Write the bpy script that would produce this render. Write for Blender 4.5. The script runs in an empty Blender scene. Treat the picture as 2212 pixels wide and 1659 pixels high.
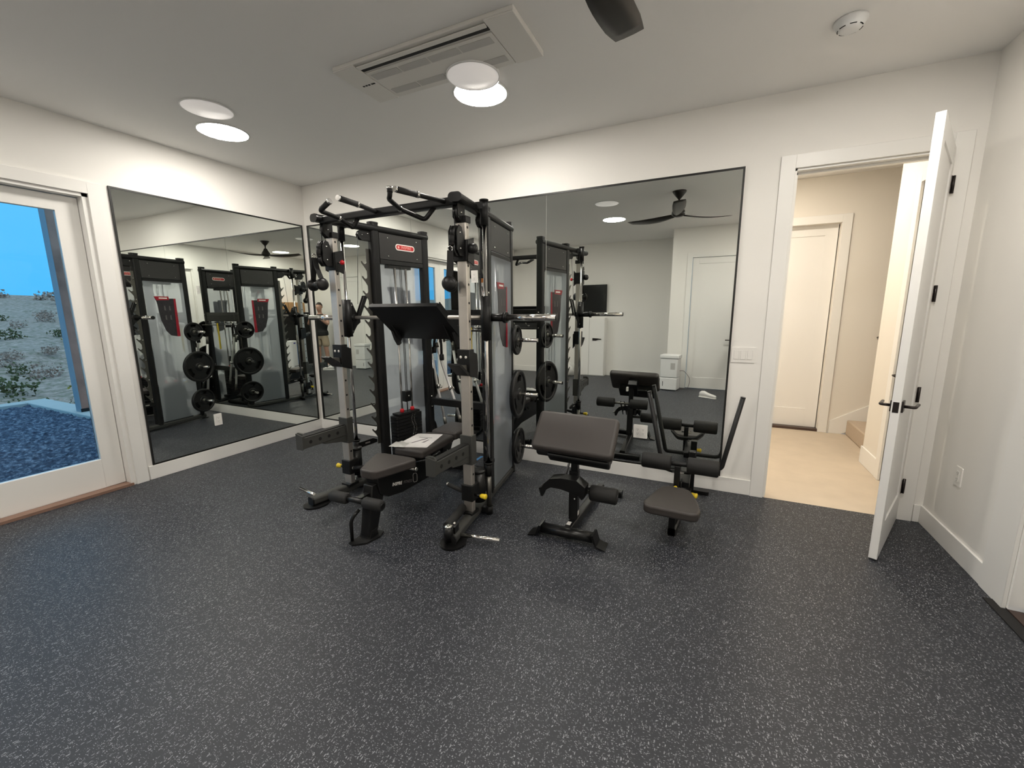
import bpy, bmesh, math, random
from mathutils import Vector, Matrix
random.seed(7)
PI = math.pi
scene = bpy.context.scene
COL = scene.collection
H = 2.96                       # ceiling height
W = 5.927                      # room width (x)
# ------------------------------------------------------------------ camera
cam_d = bpy.data.cameras.new('camera'); cam = bpy.data.objects.new('camera', cam_d); COL.objects.link(cam)
cam_d.sensor_width = 36.0; cam_d.lens = 36.0 * 899.06 / 2212.0; cam_d.clip_start = 0.02; cam_d.clip_end = 600
_r = Vector((0.90309, 0.42940, -0.00732)); _u = Vector((-0.06729, 0.15833, 0.98509)); _f = Vector((-0.42415, 0.88913, -0.17188))
CAMP = Vector((4.5101, -3.6875, 1.4821))
M4 = Matrix((( _r.x, _u.x, -_f.x, CAMP.x), (_r.y, _u.y, -_f.y, CAMP.y), (_r.z, _u.z, -_f.z, CAMP.z), (0, 0, 0, 1)))
cam.matrix_world = M4
scene.camera = cam
# ------------------------------------------------------------------ world, exposure
world = bpy.data.worlds.new('dusk_sky'); scene.world = world; world.use_nodes = True
wn = world.node_tree.nodes; wl = world.node_tree.links
for n in list(wn): wn.remove(n)
wo = wn.new('ShaderNodeOutputWorld'); wb = wn.new('ShaderNodeBackground'); wt = wn.new('ShaderNodeTexCoord')
ws = wn.new('ShaderNodeSeparateXYZ'); wr = wn.new('ShaderNodeValToRGB')
wl.new(wt.outputs['Generated'], ws.inputs[0]); wl.new(ws.outputs['Z'], wr.inputs['Fac'])
wr.color_ramp.elements[0].position = 0.0; wr.color_ramp.elements[0].color = (0.075, 0.48, 0.95, 1)
wr.color_ramp.elements[1].position = 1.0; wr.color_ramp.elements[1].color = (0.62, 0.85, 1.0, 1)
_e = wr.color_ramp.elements.new(.28); _e.color = (0.13, 0.54, 0.97, 1)
wl.new(wr.outputs['Color'], wb.inputs['Color']); wb.inputs['Strength'].default_value = 1.2
wl.new(wb.outputs[0], wo.inputs[0])
vs = scene.view_settings
vs.view_transform = 'Standard'; vs.look = 'None'; vs.exposure = 0.0; vs.gamma = 1.0; vs.use_curve_mapping = False
LAMP_STRENGTH = 86.0
LAMP_COLOR = (1.0, 0.945, 0.865)

# ------------------------------------------------------------------ mesh helpers
def V(*a): return Vector(a)
class MB:
    def __init__(s): s.v = []; s.f = []; s.sm = []
    def add(s, vs_, fs, smooth=False):
        o = len(s.v); s.v += [tuple(p) for p in vs_]
        for f in fs: s.f.append(tuple(i + o for i in f)); s.sm.append(smooth)
        return s
    def box(s, x0, x1, y0, y1, z0, z1, fr=None):
        c = [(x, y, z) for x in (x0, x1) for y in (y0, y1) for z in (z0, z1)]
        if fr: c = [fr(*p) for p in c]
        return s.add(c, [(0,1,3,2),(4,6,7,5),(0,4,5,1),(2,3,7,6),(0,2,6,4),(1,5,7,3)])
    def obox(s, c, size, ax=None):
        """box centred at c with axes (x,y,z unit vectors)"""
        c = Vector(c); ax = ax or (V(1,0,0), V(0,1,0), V(0,0,1))
        return s.box(-size[0]/2, size[0]/2, -size[1]/2, size[1]/2, -size[2]/2, size[2]/2,
                     lambda x, y, z: c + ax[0]*x + ax[1]*y + ax[2]*z)
    def extr(s, poly, w0, w1, fr=None, smooth=False):
        fr = fr or (lambda u, v, w: (u, v, w)); n = len(poly)
        vv = [fr(u, v, w0) for u, v in poly] + [fr(u, v, w1) for u, v in poly]
        s.add(vv, [(i, (i+1) % n, n + (i+1) % n, n + i) for i in range(n)], smooth)
        o = len(s.v) - 2*n
        s.f += [tuple(o + i for i in range(n)), tuple(o + n + i for i in range(n))]; s.sm += [False, False]
        return s
    def cyl(s, p0, p1, r, r1=None, n=16):
        return s.tube([p0, p1], r, n, r1=r1)
    def tube(s, pts, r, n=12, r1=None, caps=True, radii=None, flat=None):
        pts = [Vector(p) for p in pts]; m = len(pts)
        if radii is None:
            r1 = r if r1 is None else r1
            radii = [r + (r1 - r) * i / (m - 1) for i in range(m)]
        T = []
        for i in range(m):
            a = pts[max(i-1, 0)]; b = pts[min(i+1, m-1)]; t = (b - a)
            if i not in (0, m-1):
                t = (pts[i]-a).normalized() + (b-pts[i]).normalized()
            T.append(t.normalized() if t.length > 1e-9 else V(0,0,1))
        up = V(0,0,1) if abs(T[0].z) < .9 else V(1,0,0)
        nrm = (up - T[0]*up.dot(T[0])).normalized(); vv = []
        for i in range(m):
            nrm = (nrm - T[i]*nrm.dot(T[i])).normalized(); bn = T[i].cross(nrm)
            k = 1.0
            if 0 < i < m-1:
                cs = (pts[i]-pts[i-1]).normalized().dot(T[i]); k = 1.0/max(cs, .6)
            for j in range(n):
                a = 2*PI*j/n
                ca, sa = math.cos(a), math.sin(a)
                if flat: ca *= flat[0]; sa *= flat[1]
                vv.append(pts[i] + (nrm*ca + bn*sa)*radii[i])
        fs = [(i*n+j, i*n+(j+1) % n, (i+1)*n+(j+1) % n, (i+1)*n+j) for i in range(m-1) for j in range(n)]
        s.add(vv, fs, True)
        if caps:
            o = len(s.v) - m*n
            s.f += [tuple(o+j for j in range(n)), tuple(o+(m-1)*n+j for j in range(n))]; s.sm += [False, False]
        return s
    def lathe(s, prof, org=(0,0,0), axis=(0,0,1), n=24):
        ax = Vector(axis).normalized(); org = Vector(org)
        up = V(0,0,1) if abs(ax.z) < .9 else V(1,0,0)
        a = (up - ax*up.dot(ax)).normalized(); b = ax.cross(a); m = len(prof)
        vv = [org + ax*h + (a*math.cos(2*PI*j/n) + b*math.sin(2*PI*j/n))*max(r, 1e-5) for r, h in prof for j in range(n)]
        fs = [(i*n+j, i*n+(j+1) % n, (i+1)*n+(j+1) % n, (i+1)*n+j) for i in range(m-1) for j in range(n)]
        s.add(vv, fs, True)
        o = len(s.v) - m*n
        s.f += [tuple(o+j for j in range(n)), tuple(o+(m-1)*n+j for j in range(n))]; s.sm += [True, True]
        return s
    def ball(s, c, r, n=12, sc=(1,1,1)):
        m = n//2; c = Vector(c)
        vv = [c + V(sc[0]*r*math.sin(PI*(i+.001)/(m+.002))*math.cos(2*PI*j/n), sc[1]*r*math.sin(PI*(i+.001)/(m+.002))*math.sin(2*PI*j/n), sc[2]*r*math.cos(PI*i/m)) for i in range(m+1) for j in range(n)]
        fs = [(i*n+j, i*n+(j+1) % n, (i+1)*n+(j+1) % n, (i+1)*n+j) for i in range(m) for j in range(n)]
        return s.add(vv, fs, True)
    def mesh(s, name):
        me = bpy.data.meshes.new(name); me.from_pydata(s.v, [], s.f); me.update()
        me.polygons.foreach_set('use_smooth', s.sm)
        bm = bmesh.new(); bm.from_mesh(me)
        bmesh.ops.remove_doubles(bm, verts=bm.verts, dist=1e-6)
        bmesh.ops.recalc_face_normals(bm, faces=bm.faces); bm.to_mesh(me); bm.free()
        return me
    def build(s, name, mat, parent=None, bevel=0, seg=2, **tags):
        me = s.mesh(name); me.materials.append(mat)
        o = bpy.data.objects.new(name, me); COL.objects.link(o)
        if parent: o.parent = parent
        if bevel:
            b = o.modifiers.new('bevel', 'BEVEL'); b.width = bevel; b.segments = seg; b.limit_method = 'ANGLE'; b.angle_limit = .6; b.harden_normals = False
            me.polygons.foreach_set('use_smooth', [True]*len(me.polygons))
            try: me.set_sharp_from_angle(angle=.6)
            except Exception: pass
        for k, v in tags.items(): o[k] = v
        return o
def rr(w, h, r, n=4, cx=0, cy=0):
    out = []
    for k, (sx, sy) in enumerate(((1,1),(-1,1),(-1,-1),(1,-1))):
        for i in range(n+1):
            a = PI/2*(k + i/n); out.append((cx + sx*(w/2-r) + r*math.cos(a), cy + sy*(h/2-r) + r*math.sin(a)))
    return out
def fillet(pts, rad, n=6):
    pts = [Vector(p) for p in pts]; out = [pts[0]]
    for i in range(1, len(pts)-1):
        a, b, c = pts[i-1], pts[i], pts[i+1]; u = (a-b); w = (c-b)
        r = min(rad, u.length*.48, w.length*.48); p0 = b + u.normalized()*r; p1 = b + w.normalized()*r
        for k in range(n+1):
            t = k/n; out.append(p0*(1-t)**2 + b*2*t*(1-t) + p1*t*t)
    out.append(pts[-1]); return out
def empty(name, loc=(0,0,0), rz=0, label=None, cat=None, group=None):
    o = bpy.data.objects.new(name, None); COL.objects.link(o); o.location = loc; o.rotation_euler = (0,0,rz); o.empty_display_size = .1
    if label: o['label'] = label
    if cat: o['category'] = cat
    if group: o['group'] = group
    return o
def copyobj(o, parent=None, loc=None):
    c = o.copy(); COL.objects.link(c); c.parent = parent
    if loc is not None: c.location = loc
    return c
def text(body, size, mat, parent, org, ux, uy, name='lettering', depth=.0006, bold=0.0):
    cu = bpy.data.curves.new('t', 'FONT'); cu.body = body; cu.size = size; cu.align_x = 'CENTER'; cu.align_y = 'CENTER'; cu.extrude = depth; cu.offset = bold; cu.resolution_u = 2
    t = bpy.data.objects.new('t', cu); COL.objects.link(t)
    bpy.context.view_layer.update()
    me = bpy.data.meshes.new_from_object(t.evaluated_get(bpy.context.evaluated_depsgraph_get()))
    bpy.data.objects.remove(t); bpy.data.curves.remove(cu)
    ux = Vector(ux).normalized(); uy = Vector(uy); uy = (uy - ux*uy.dot(ux)).normalized(); uz = ux.cross(uy); org = Vector(org)
    for v in me.vertices: v.co = org + ux*v.co.x + uy*v.co.y + uz*v.co.z
    me.materials.clear(); me.materials.append(mat); me.name = name
    o = bpy.data.objects.new(name, me); COL.objects.link(o); o.parent = parent; return o

# ------------------------------------------------------------------ materials
def nmat(name):
    m = bpy.data.materials.new(name); m.use_nodes = True; nt = m.node_tree
    return m, nt, nt.nodes['Principled BSDF'], nt.nodes['Material Output']
def mat(name, col, rough=.5, metal=0, bump=0, bscale=200, var=0, vscale=6, spec=.5, coat=0, trans=0, ior=1.45, emit=None, estr=0):
    m, nt, p, out = nmat(name)
    p.inputs['Base Color'].default_value = (*col, 1); p.inputs['Roughness'].default_value = rough; p.inputs['Metallic'].default_value = metal
    p.inputs['Specular IOR Level'].default_value = spec; p.inputs['Coat Weight'].default_value = coat; p.inputs['Transmission Weight'].default_value = trans; p.inputs['IOR'].default_value = ior
    if emit: p.inputs['Emission Color'].default_value = (*emit, 1); p.inputs['Emission Strength'].default_value = estr
    tc = nt.nodes.new('ShaderNodeTexCoord')
    nz = nt.nodes.new('ShaderNodeTexNoise'); nz.inputs['Scale'].default_value = vscale; nz.inputs['Detail'].default_value = 4
    nt.links.new(tc.outputs['Object'], nz.inputs['Vector'])
    if var:
        mx = nt.nodes.new('ShaderNodeMix'); mx.data_type = 'RGBA'
        mx.inputs['A'].default_value = (*[c*(1-var) for c in col], 1); mx.inputs['B'].default_value = (*[min(1, c*(1+var)) for c in col], 1)
        nt.links.new(nz.outputs['Fac'], mx.inputs['Factor']); nt.links.new(mx.outputs['Result'], p.inputs['Base Color'])
    if bump:
        n2 = nt.nodes.new('ShaderNodeTexNoise'); n2.inputs['Scale'].default_value = bscale; n2.inputs['Detail'].default_value = 3
        nt.links.new(tc.outputs['Object'], n2.inputs['Vector'])
        b = nt.nodes.new('ShaderNodeBump'); b.inputs['Strength'].default_value = bump; b.inputs['Distance'].default_value = .002
        nt.links.new(n2.outputs['Fac'], b.inputs['Height']); nt.links.new(b.outputs['Normal'], p.inputs['Normal'])
    return m
MT = {}
MT['wall'] = mat('painted_wall', (.86, .84, .80), .6, bump=.08, bscale=90, spec=.3)
MT['ceil'] = mat('painted_ceiling', (.88, .87, .85), .7, bump=.08, bscale=90, spec=.2)
MT['trim'] = mat('trim_paint', (.86, .845, .81), .35, spec=.4)
MT['door'] = mat('door_paint', (.86, .845, .815), .35, spec=.4)
MT['gun'] = mat('gunmetal_grey', (.050, .050, .046), .45, bump=.15, bscale=500)
MT['frame'] = mat('powder_coat_black', (.0095, .0095, .0095), .42, bump=.15, bscale=500, spec=.35)
MT['framesatin'] = mat('satin_black', (.006, .006, .006), .3, spec=.4)
MT['panelblk'] = mat('shroud_black', (.028, .027, .026), .5, bump=.1, bscale=400)
MT['blk'] = mat('black_plastic', (.007, .007, .007), .35)
MT['rubber'] = mat('foam_rubber', (.015, .0145, .014), .7, bump=.2, bscale=300)
MT['vinyl'] = mat('pad_vinyl', (.045, .0385, .035), .48, bump=.25, bscale=600)
MT['chrome'] = mat('chrome', (.82, .80, .77), .12, metal=1)
MT['barmetal'] = mat('satin_aluminium', (.85, .84, .82), .45, metal=.55)
MT['bolt'] = mat('zinc_bolt', (.75, .73, .7), .25, metal=1)
MT['silver'] = mat('brushed_steel', (.62, .58, .53), .38, metal=.85, var=.12, vscale=9)
MT['hook'] = mat('plate_steel', (.15, .145, .13), .36, metal=.8, var=.1)
MT['iron'] = mat('cast_iron_plate', (.008, .008, .008), .45, bump=.2, bscale=250, spec=.4)
MT['stack'] = mat('stack_iron', (.006, .006, .006), .5)
MT['red'] = mat('red_plastic', (.55, .012, .02), .35)
MT['badge_red'] = mat('badge_red', (.52, .03, .035), .35)
MT['badge_white'] = mat('badge_white', (.9, .86, .8), .35)
MT['badge_text'] = mat('badge_lettering', (.85, .42, .36), .4)
MT['yellow'] = mat('yellow_plastic', (.85, .62, .03), .35)
MT['print_dark'] = mat('placard_print_dark', (.028, .025, .03), .3, var=.5, vscale=30)
MT['print_red'] = mat('placard_print_red', (.33, .01, .025), .3)
MT['print_grey'] = mat('placard_print_grey', (.12, .11, .11), .4)
MT['white'] = mat('white_plastic', (.80, .80, .79), .35)
MT['plate'] = mat('cover_plate_white', (.85, .83, .79), .35)
MT['paper'] = mat('printed_paper', (.86, .83, .81), .6, var=.06, vscale=14)
MT['ink'] = mat('ink_grey', (.25, .22, .23), .7)
MT['orange'] = mat('label_orange', (.7, .25, .06), .5)
MT['bronze'] = mat('oil_rubbed_bronze', (.035, .028, .026), .32, metal=.6)
MT['mframe'] = mat('mirror_frame_black', (.012, .012, .011), .4)
MT['strap'] = mat('nylon_strap', (.014, .014, .014), .75, bump=.3, bscale=700)
MT['slot'] = mat('dark_slot', (.006, .006, .006), .6)
MT['hvac'] = mat('cassette_plastic', (.74, .72, .68), .45)
MT['grille'] = mat('cassette_grille', (.52, .51, .49), .6)
MT['speaker'] = mat('speaker_grille', (.86, .84, .80), .6, bump=.2, bscale=900)
MT['fan'] = mat('fan_dark_wood', (.022, .019, .016), .4, var=.3, vscale=12)
MT['tape'] = mat('blue_tape', (.09, .30, .62), .6)
MT['skin'] = mat('skin', (.52, .30, .22), .5)
MT['tshirt'] = mat('black_cotton', (.012, .012, .013), .85, bump=.2, bscale=400)
MT['khaki'] = mat('khaki_cotton', (.42, .34, .24), .85, bump=.2, bscale=400)
MT['hair'] = mat('dark_hair', (.03, .02, .015), .6)
MT['sneaker'] = mat('sneaker_white', (.72, .70, .68), .6)
MT['cardboard'] = mat('cardboard', (.48, .27, .12), .8, var=.1)
MT['bag'] = mat('white_plastic_bag', (.75, .74, .70), .4, trans=.1)
MT['hallfloor'] = mat('beige_vinyl', (.58, .49, .38), .55, var=.12, vscale=5)
MT['stair'] = mat('stair_carpet', (.52, .42, .32), .9, bump=.3, bscale=300, var=.08, vscale=40)
MT['hallwall'] = mat('hall_wall', (.82, .78, .71), .6, spec=.3)
MT['threshold'] = mat('bronze_threshold', (.09, .06, .05), .4, metal=.5)
MT['sill'] = mat('wood_sill', (.25, .15, .11), .5, var=.2, vscale=12)
MT['concrete'] = mat('concrete', (.50, .50, .48), .85, bump=.3, bscale=60, var=.08)
MT['postwood'] = mat('weathered_timber', (.50, .22, .15), .8, var=.7, vscale=3.5)
MT['post_skylit'] = mat('skylit_post_side', (.30, .34, .38), .6)  # sky light on the post's left face, put into the colour
MT['bark'] = mat('bark', (.16, .13, .11), .9, var=.3)
MT['leaf'] = mat('dark_foliage', (.10, .10, .03), .8, var=.4, vscale=8)
MT['leaf2'] = mat('olive_foliage', (.40, .32, .06), .8, var=.4, vscale=8)
MT['brush'] = mat('dry_brush', (.52, .34, .26), .9, var=.35, vscale=9)
# mirror glass
m, nt, p, out = nmat('mirror_glass'); p.inputs['Base Color'].default_value = (.80, .83, .80, 1); p.inputs['Metallic'].default_value = 1; p.inputs['Roughness'].default_value = 0.0; MT['mirror'] = m
# clear window glass (thin)
def thin(name, tcol, gl, rough=0.0):
    m, nt, p, out = nmat(name); nt.nodes.remove(p)
    t = nt.nodes.new('ShaderNodeBsdfTransparent'); t.inputs[0].default_value = (*tcol, 1)
    g = nt.nodes.new('ShaderNodeBsdfGlossy'); g.inputs['Roughness'].default_value = rough
    fr = nt.nodes.new('ShaderNodeFresnel'); fr.inputs['IOR'].default_value = gl
    mx = nt.nodes.new('ShaderNodeMixShader'); nt.links.new(fr.outputs[0], mx.inputs[0]); nt.links.new(t.outputs[0], mx.inputs[1]); nt.links.new(g.outputs[0], mx.inputs[2]); nt.links.new(mx.outputs[0], out.inputs[0]); return m
MT['glass'] = thin('window_glass', (.93, .96, .97), 1.2)
# frosted tower panel
m, nt, p, out = nmat('frosted_panel')
p.inputs['Base Color'].default_value = (.62, .65, .68, 1); p.inputs['Roughness'].default_value = .28
t = nt.nodes.new('ShaderNodeBsdfTransparent'); t.inputs[0].default_value = (.92, .95, .97, 1)
tr = nt.nodes.new('ShaderNodeBsdfTranslucent'); tr.inputs[0].default_value = (.80, .82, .84, 1)
a = nt.nodes.new('ShaderNodeMixShader'); a.inputs[0].default_value = .55; b = nt.nodes.new('ShaderNodeMixShader'); b.inputs[0].default_value = .6
nt.links.new(p.outputs[0], a.inputs[1]); nt.links.new(tr.outputs[0], a.inputs[2]); nt.links.new(a.outputs[0], b.inputs[1]); nt.links.new(t.outputs[0], b.inputs[2]); nt.links.new(b.outputs[0], out.inputs[0])
MT['frost'] = m
# black rubber floor with pale flecks
m, nt, p, out = nmat('flecked_rubber_floor'); N = nt.nodes; L = nt.links
tc = N.new('ShaderNodeTexCoord')
def fleck(scale, rot, stretch, thr, keep):
    mp_ = N.new('ShaderNodeMapping'); mp_.inputs['Rotation'].default_value = (0, 0, rot); mp_.inputs['Scale'].default_value = (1, stretch, 1)
    L.new(tc.outputs['Object'], mp_.inputs[0])
    dn = N.new('ShaderNodeTexNoise'); dn.inputs['Scale'].default_value = scale*.9; L.new(mp_.outputs[0], dn.inputs['Vector'])
    ma = N.new('ShaderNodeVectorMath'); ma.operation = 'SCALE'; ma.inputs['Scale'].default_value = .9/scale; L.new(dn.outputs['Color'], ma.inputs[0])
    ad = N.new('ShaderNodeVectorMath'); ad.operation = 'ADD'; L.new(mp_.outputs[0], ad.inputs[0]); L.new(ma.outputs[0], ad.inputs[1])
    vo = N.new('ShaderNodeTexVoronoi'); vo.inputs['Scale'].default_value = scale; L.new(ad.outputs[0], vo.inputs['Vector'])
    lt = N.new('ShaderNodeMath'); lt.operation = 'LESS_THAN'; lt.inputs[1].default_value = thr; L.new(vo.outputs['Distance'], lt.inputs[0])
    sp = N.new('ShaderNodeSeparateColor'); L.new(vo.outputs['Color'], sp.inputs[0])
    gt = N.new('ShaderNodeMath'); gt.operation = 'LESS_THAN'; gt.inputs[1].default_value = keep; L.new(sp.outputs[0], gt.inputs[0])
    mu = N.new('ShaderNodeMath'); mu.operation = 'MULTIPLY'; L.new(lt.outputs[0], mu.inputs[0]); L.new(gt.outputs[0], mu.inputs[1])
    mv = N.new('ShaderNodeMath'); mv.operation = 'MULTIPLY'; L.new(mu.outputs[0], mv.inputs[0]); L.new(sp.outputs[1], mv.inputs[1])
    return mv
f1 = fleck(105, .5, 2.6, .33, .55); f2 = fleck(160, -.7, .40, .33, .45)
mxm = N.new('ShaderNodeMath'); mxm.operation = 'MAXIMUM'; L.new(f1.outputs[0], mxm.inputs[0]); L.new(f2.outputs[0], mxm.inputs[1])
mx = N.new('ShaderNodeMix'); mx.data_type = 'RGBA'; mx.inputs['A'].default_value = (.0175, .0200, .0265, 1); mx.inputs['B'].default_value = (.28, .29, .31, 1)
L.new(mxm.outputs[0], mx.inputs['Factor']); L.new(mx.outputs['Result'], p.inputs['Base Color'])
p.inputs['Roughness'].default_value = .5; p.inputs['Specular IOR Level'].default_value = .5
nz = N.new('ShaderNodeTexNoise'); nz.inputs['Scale'].default_value = 260; L.new(tc.outputs['Object'], nz.inputs['Vector'])
bp = N.new('ShaderNodeBump'); bp.inputs['Strength'].default_value = .35; bp.inputs['Distance'].default_value = .002; L.new(nz.outputs['Fac'], bp.inputs['Height']); L.new(bp.outputs['Normal'], p.inputs['Normal'])
MT['floor'] = m
# mulch, hillside
def patchy(name, c1, c2, c3, scale, bump=.6):
    m, nt, p, out = nmat(name); N = nt.nodes; L = nt.links; tc = N.new('ShaderNodeTexCoord')
    nz = N.new('ShaderNodeTexNoise'); nz.inputs['Scale'].default_value = scale; nz.inputs['Detail'].default_value = 8; nz.inputs['Roughness'].default_value = .7; L.new(tc.outputs['Object'], nz.inputs['Vector'])
    cr = N.new('ShaderNodeValToRGB'); e = cr.color_ramp.elements; e[0].position = .32; e[0].color = (*c1, 1); e[1].position = .68; e[1].color = (*c3, 1); k = e.new(.5); k.color = (*c2, 1)
    L.new(nz.outputs['Fac'], cr.inputs[0]); L.new(cr.outputs[0], p.inputs['Base Color']); p.inputs['Roughness'].default_value = .85
    b = N.new('ShaderNodeBump'); b.inputs['Strength'].default_value = bump; b.inputs['Distance'].default_value = .05; L.new(nz.outputs['Fac'], b.inputs['Height']); L.new(b.outputs['Normal'], p.inputs['Normal']); return m
MT['mulch'] = patchy('dark_mulch', (.018, .026, .05), (.06, .085, .14), (.34, .40, .50), 20)
MT['hill'] = patchy('brushy_hillside', (.11, .12, .04), (.38, .27, .21), (.62, .44, .36), 1.6)
# emissive lamp lens
m, nt, p, out = nmat('lamp_lens'); p.inputs['Base Color'].default_value = (.9, .9, .88, 1); p.inputs['Emission Color'].default_value = (*LAMP_COLOR, 1); p.inputs['Emission Strength'].default_value = LAMP_STRENGTH; MT['lens'] = m
m, nt, p, out = nmat('hall_lamp_lens'); p.inputs['Emission Color'].default_value = (1.0, .90, .76, 1); p.inputs['Emission Strength'].default_value = 270; MT['hall_lens'] = m
m, nt, p, out = nmat('lamp_ghost_glow'); p.inputs['Base Color'].default_value = (.8, .78, .75, 1); p.inputs['Emission Color'].default_value = (1.0, .93, .88, 1); p.inputs['Emission Strength'].default_value = .30; MT['ghost_glow'] = m  # faint added glow for the lamp ghost discs, no lamp behind it

def struct(mb, name, mat_, parent=None, bevel=0, **k):
    return mb.build(name, mat_, parent, bevel, kind='structure', **k)
def thing(mb, name, mat_, label, cat, group=None, bevel=0):
    o = mb.build(name, mat_, None, bevel, label=label, category=cat)
    if group: o['group'] = group
    return o

# ================================================================== ROOM SHELL
OX0, OX1, OZ = 4.965, 5.783, 2.452         # doorway in back wall
LY0, LY1, LZ = -3.79, -1.976, 2.417        # glazed door opening in left wall
REAR = -5.95; BUMP = -4.92; BX = 3.76
RD0, RD1, RDZ = -1.85, -0.965, 2.45        # doorway in right wall
struct(MB().box(-.0, W, REAR, 0, -.1, 0), 'floor', MT['floor'], label='black rubber gym floor with pale grey flecks')
struct(MB().box(-.2, W+.2, REAR-.15, .14, H, H+.1), 'ceiling', MT['ceil'])
# back wall with doorway
struct(MB().box(-.2, OX0, 0, .14, -.1, H).box(OX1, W+.2, 0, .14, -.1, H).box(OX0, OX1, 0, .14, OZ, H), 'wall_back', MT['wall'])
struct(MB().box(-.2, 0, LY1, 0, -.1, H).box(-.2, 0, REAR-.15, LY0, -.1, H).box(-.2, 0, LY0, LY1, LZ, H), 'wall_left', MT['wall'])
struct(MB().box(W, W+.15, RD1, 0, -.1, H).box(W, W+.15, REAR-.15, RD0, -.1, H).box(W, W+.15, RD0, RD1, RDZ, H), 'wall_right', MT['wall'])
struct(MB().box(0, BX, REAR-.15, REAR, -.1, H), 'wall_rear', MT['wall'])
BD0, BD1, BDZ = 4.115, 4.93, 2.43
struct(MB().box(BX, BD0, BUMP-.15, BUMP, 0, H).box(BD1, W, BUMP-.15, BUMP, 0, H).box(BD0, BD1, BUMP-.15, BUMP, BDZ, H).box(BX, BX+.15, REAR, BUMP-.15, 0, H), 'wall_closet', MT['wall'])
# baseboards
bh = .126; bt = .014
struct(MB().box(0, 4.879, -bt, 0, 0, bh).box(OX1+.094, W-bt, -bt, 0, 0, bh), 'baseboard_back', MT['trim'], bevel=.003)
struct(MB().box(0, bt, -1.875, -bt, 0, bh).box(0, bt, REAR, LY0-.1, 0, bh), 'baseboard_left', MT['trim'], bevel=.003)
struct(MB().box(W-bt, W, -.762, 0, 0, bh).box(W-bt, W, BUMP, RD0-.1, 0, bh), 'baseboard_right', MT['trim'], bevel=.003)
struct(MB().box(bt, 1.66, REAR, REAR+bt, 0, bh).box(2.36, BX, REAR, REAR+bt, 0, bh), 'baseboard_rear', MT['trim'], bevel=.003)
struct(MB().box(BX, BD0-.1, BUMP, BUMP+bt, 0, bh).box(BD1+.1, W-bt, BUMP, BUMP+bt, 0, bh), 'baseboard_closet', MT['trim'], bevel=.003)
# trims
tw = .09; tt = .018
t1 = struct(MB().box(OX0-tw, OX0, -tt, 0, 0, OZ+tw).box(OX1, OX1+tw, -tt, 0, 0, OZ+tw).box(OX0, OX1, -tt, 0, OZ, OZ+tw), 'trim_1', MT['trim'], bevel=.002)
MB().box(OX0, OX0+.014, 0, .14, 0, OZ).box(OX1-.014, OX1, .0, .14, 0, OZ).box(OX0, OX1, 0, .14, OZ-.014, OZ).box(OX0+.014, OX0+.026, .05, .09, 0, OZ-.014).box(OX0, OX1, .05, .09, OZ-.03, OZ-.014).build('jamb', MT['trim'], t1)
struct(MB().box(0, tt, LY1, LY1+tw, 0, LZ+tw).box(0, tt, LY0-tw, LY0, 0, LZ+tw).box(0, tt, LY0, LY1, LZ, LZ+tw), 'trim_2', MT['trim'], bevel=.002)
t3 = struct(MB().box(W-tt, W, RD1, RD1+tw+.11, 0, RDZ+tw).box(W-tt, W, RD0-tw, RD0, 0, RDZ+tw).box(W-tt, W, RD0, RD1, RDZ, RDZ+tw), 'trim_3', MT['trim'], bevel=.002)
MB().box(W, W+.15, RD1-.014, RD1, 0, RDZ).box(W, W+.15, RD0, RD0+.014, 0, RDZ).build('jamb', MT['trim'], t3)
struct(MB().box(BD0-tw, BD0, BUMP, BUMP+tt, 0, BDZ+tw).box(BD1, BD1+tw, BUMP, BUMP+tt, 0, BDZ+tw).box(BD0, BD1, BUMP, BUMP+tt, BDZ, BDZ+tw), 'trim_4', MT['trim'], bevel=.002)

def door_leaf(name, w, h, t=.04, frame_inset=.11, mat_='door', panels=1):
    """leaf in local coords: x 0..w from hinge, y thickness centred, z 0..h; shaker panel recessed"""
    r = empty(name); r['kind'] = 'structure'
    s = frame_inset; mid = []
    mb = MB().box(0, s, -t/2, t/2, 0, h).box(w-s, w, -t/2, t/2, 0, h).box(s, w-s, -t/2, t/2, 0, s*1.9).box(s, w-s, -t/2, t/2, h-s, h)
    mb.build('door_frame', MT[mat_], r, bevel=.0015)
    MB().box(s-.002, w-s+.002, -t/2+.009, t/2-.009, s*1.9-.002, h-s+.002).build('door_panel', MT[mat_], r)
    return r
def lever(parent, x, y, z, side, out):
    """lever handle; side = +-1 along local y; lever points along local x * out"""
    g = MB().box(x-.032, x+.032, y, y+side*.009, z-.032, z+.032).build('rose', MT['bronze'], parent, bevel=.002)
    MB().tube(fillet([(x, y+side*.008, z), (x, y+side*.055, z), (x+out*.115, y+side*.058, z)], .014), .0085, 10).build('lever', MT['bronze'], g)
# open leaf of the doorway (hinged on the right jamb, swung into the room)
hx, hy = 5.768, -.028; ang = math.atan2(-.716+.028, 5.470-5.768)
d1 = door_leaf('door_1', .752, 2.435); d1.location = (hx, hy, .012); d1.rotation_euler = (0, 0, ang)
d1['label'] = 'white shaker door leaf standing open into the gym'
lever(d1, .69, .02, .925, 1, -1); lever(d1, .69, -.02, .925, -1, -1)
MB().box(.752, .7535, -.013, .013, .925-.03, .925+.03).build('latch_plate', MT['bronze'], d1)
for z in (.258, .91, 1.575, 2.234):
    MB().box(-.012, .022, .0195, .0235, z-.05-.012, z+.05-.012).cyl((-.006, .029, z-.064), (-.006, .029, z+.040), .0085, n=12).build('hinge', MT['bronze'], d1)
# closet door on the wall behind the camera
d2 = door_leaf('door_2', BD1-BD0-.01, BDZ-.01); d2.location = (BD0+.005, BUMP-.03, .006)
lever(d2, .74, .02, .93, 1, -1)
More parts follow.
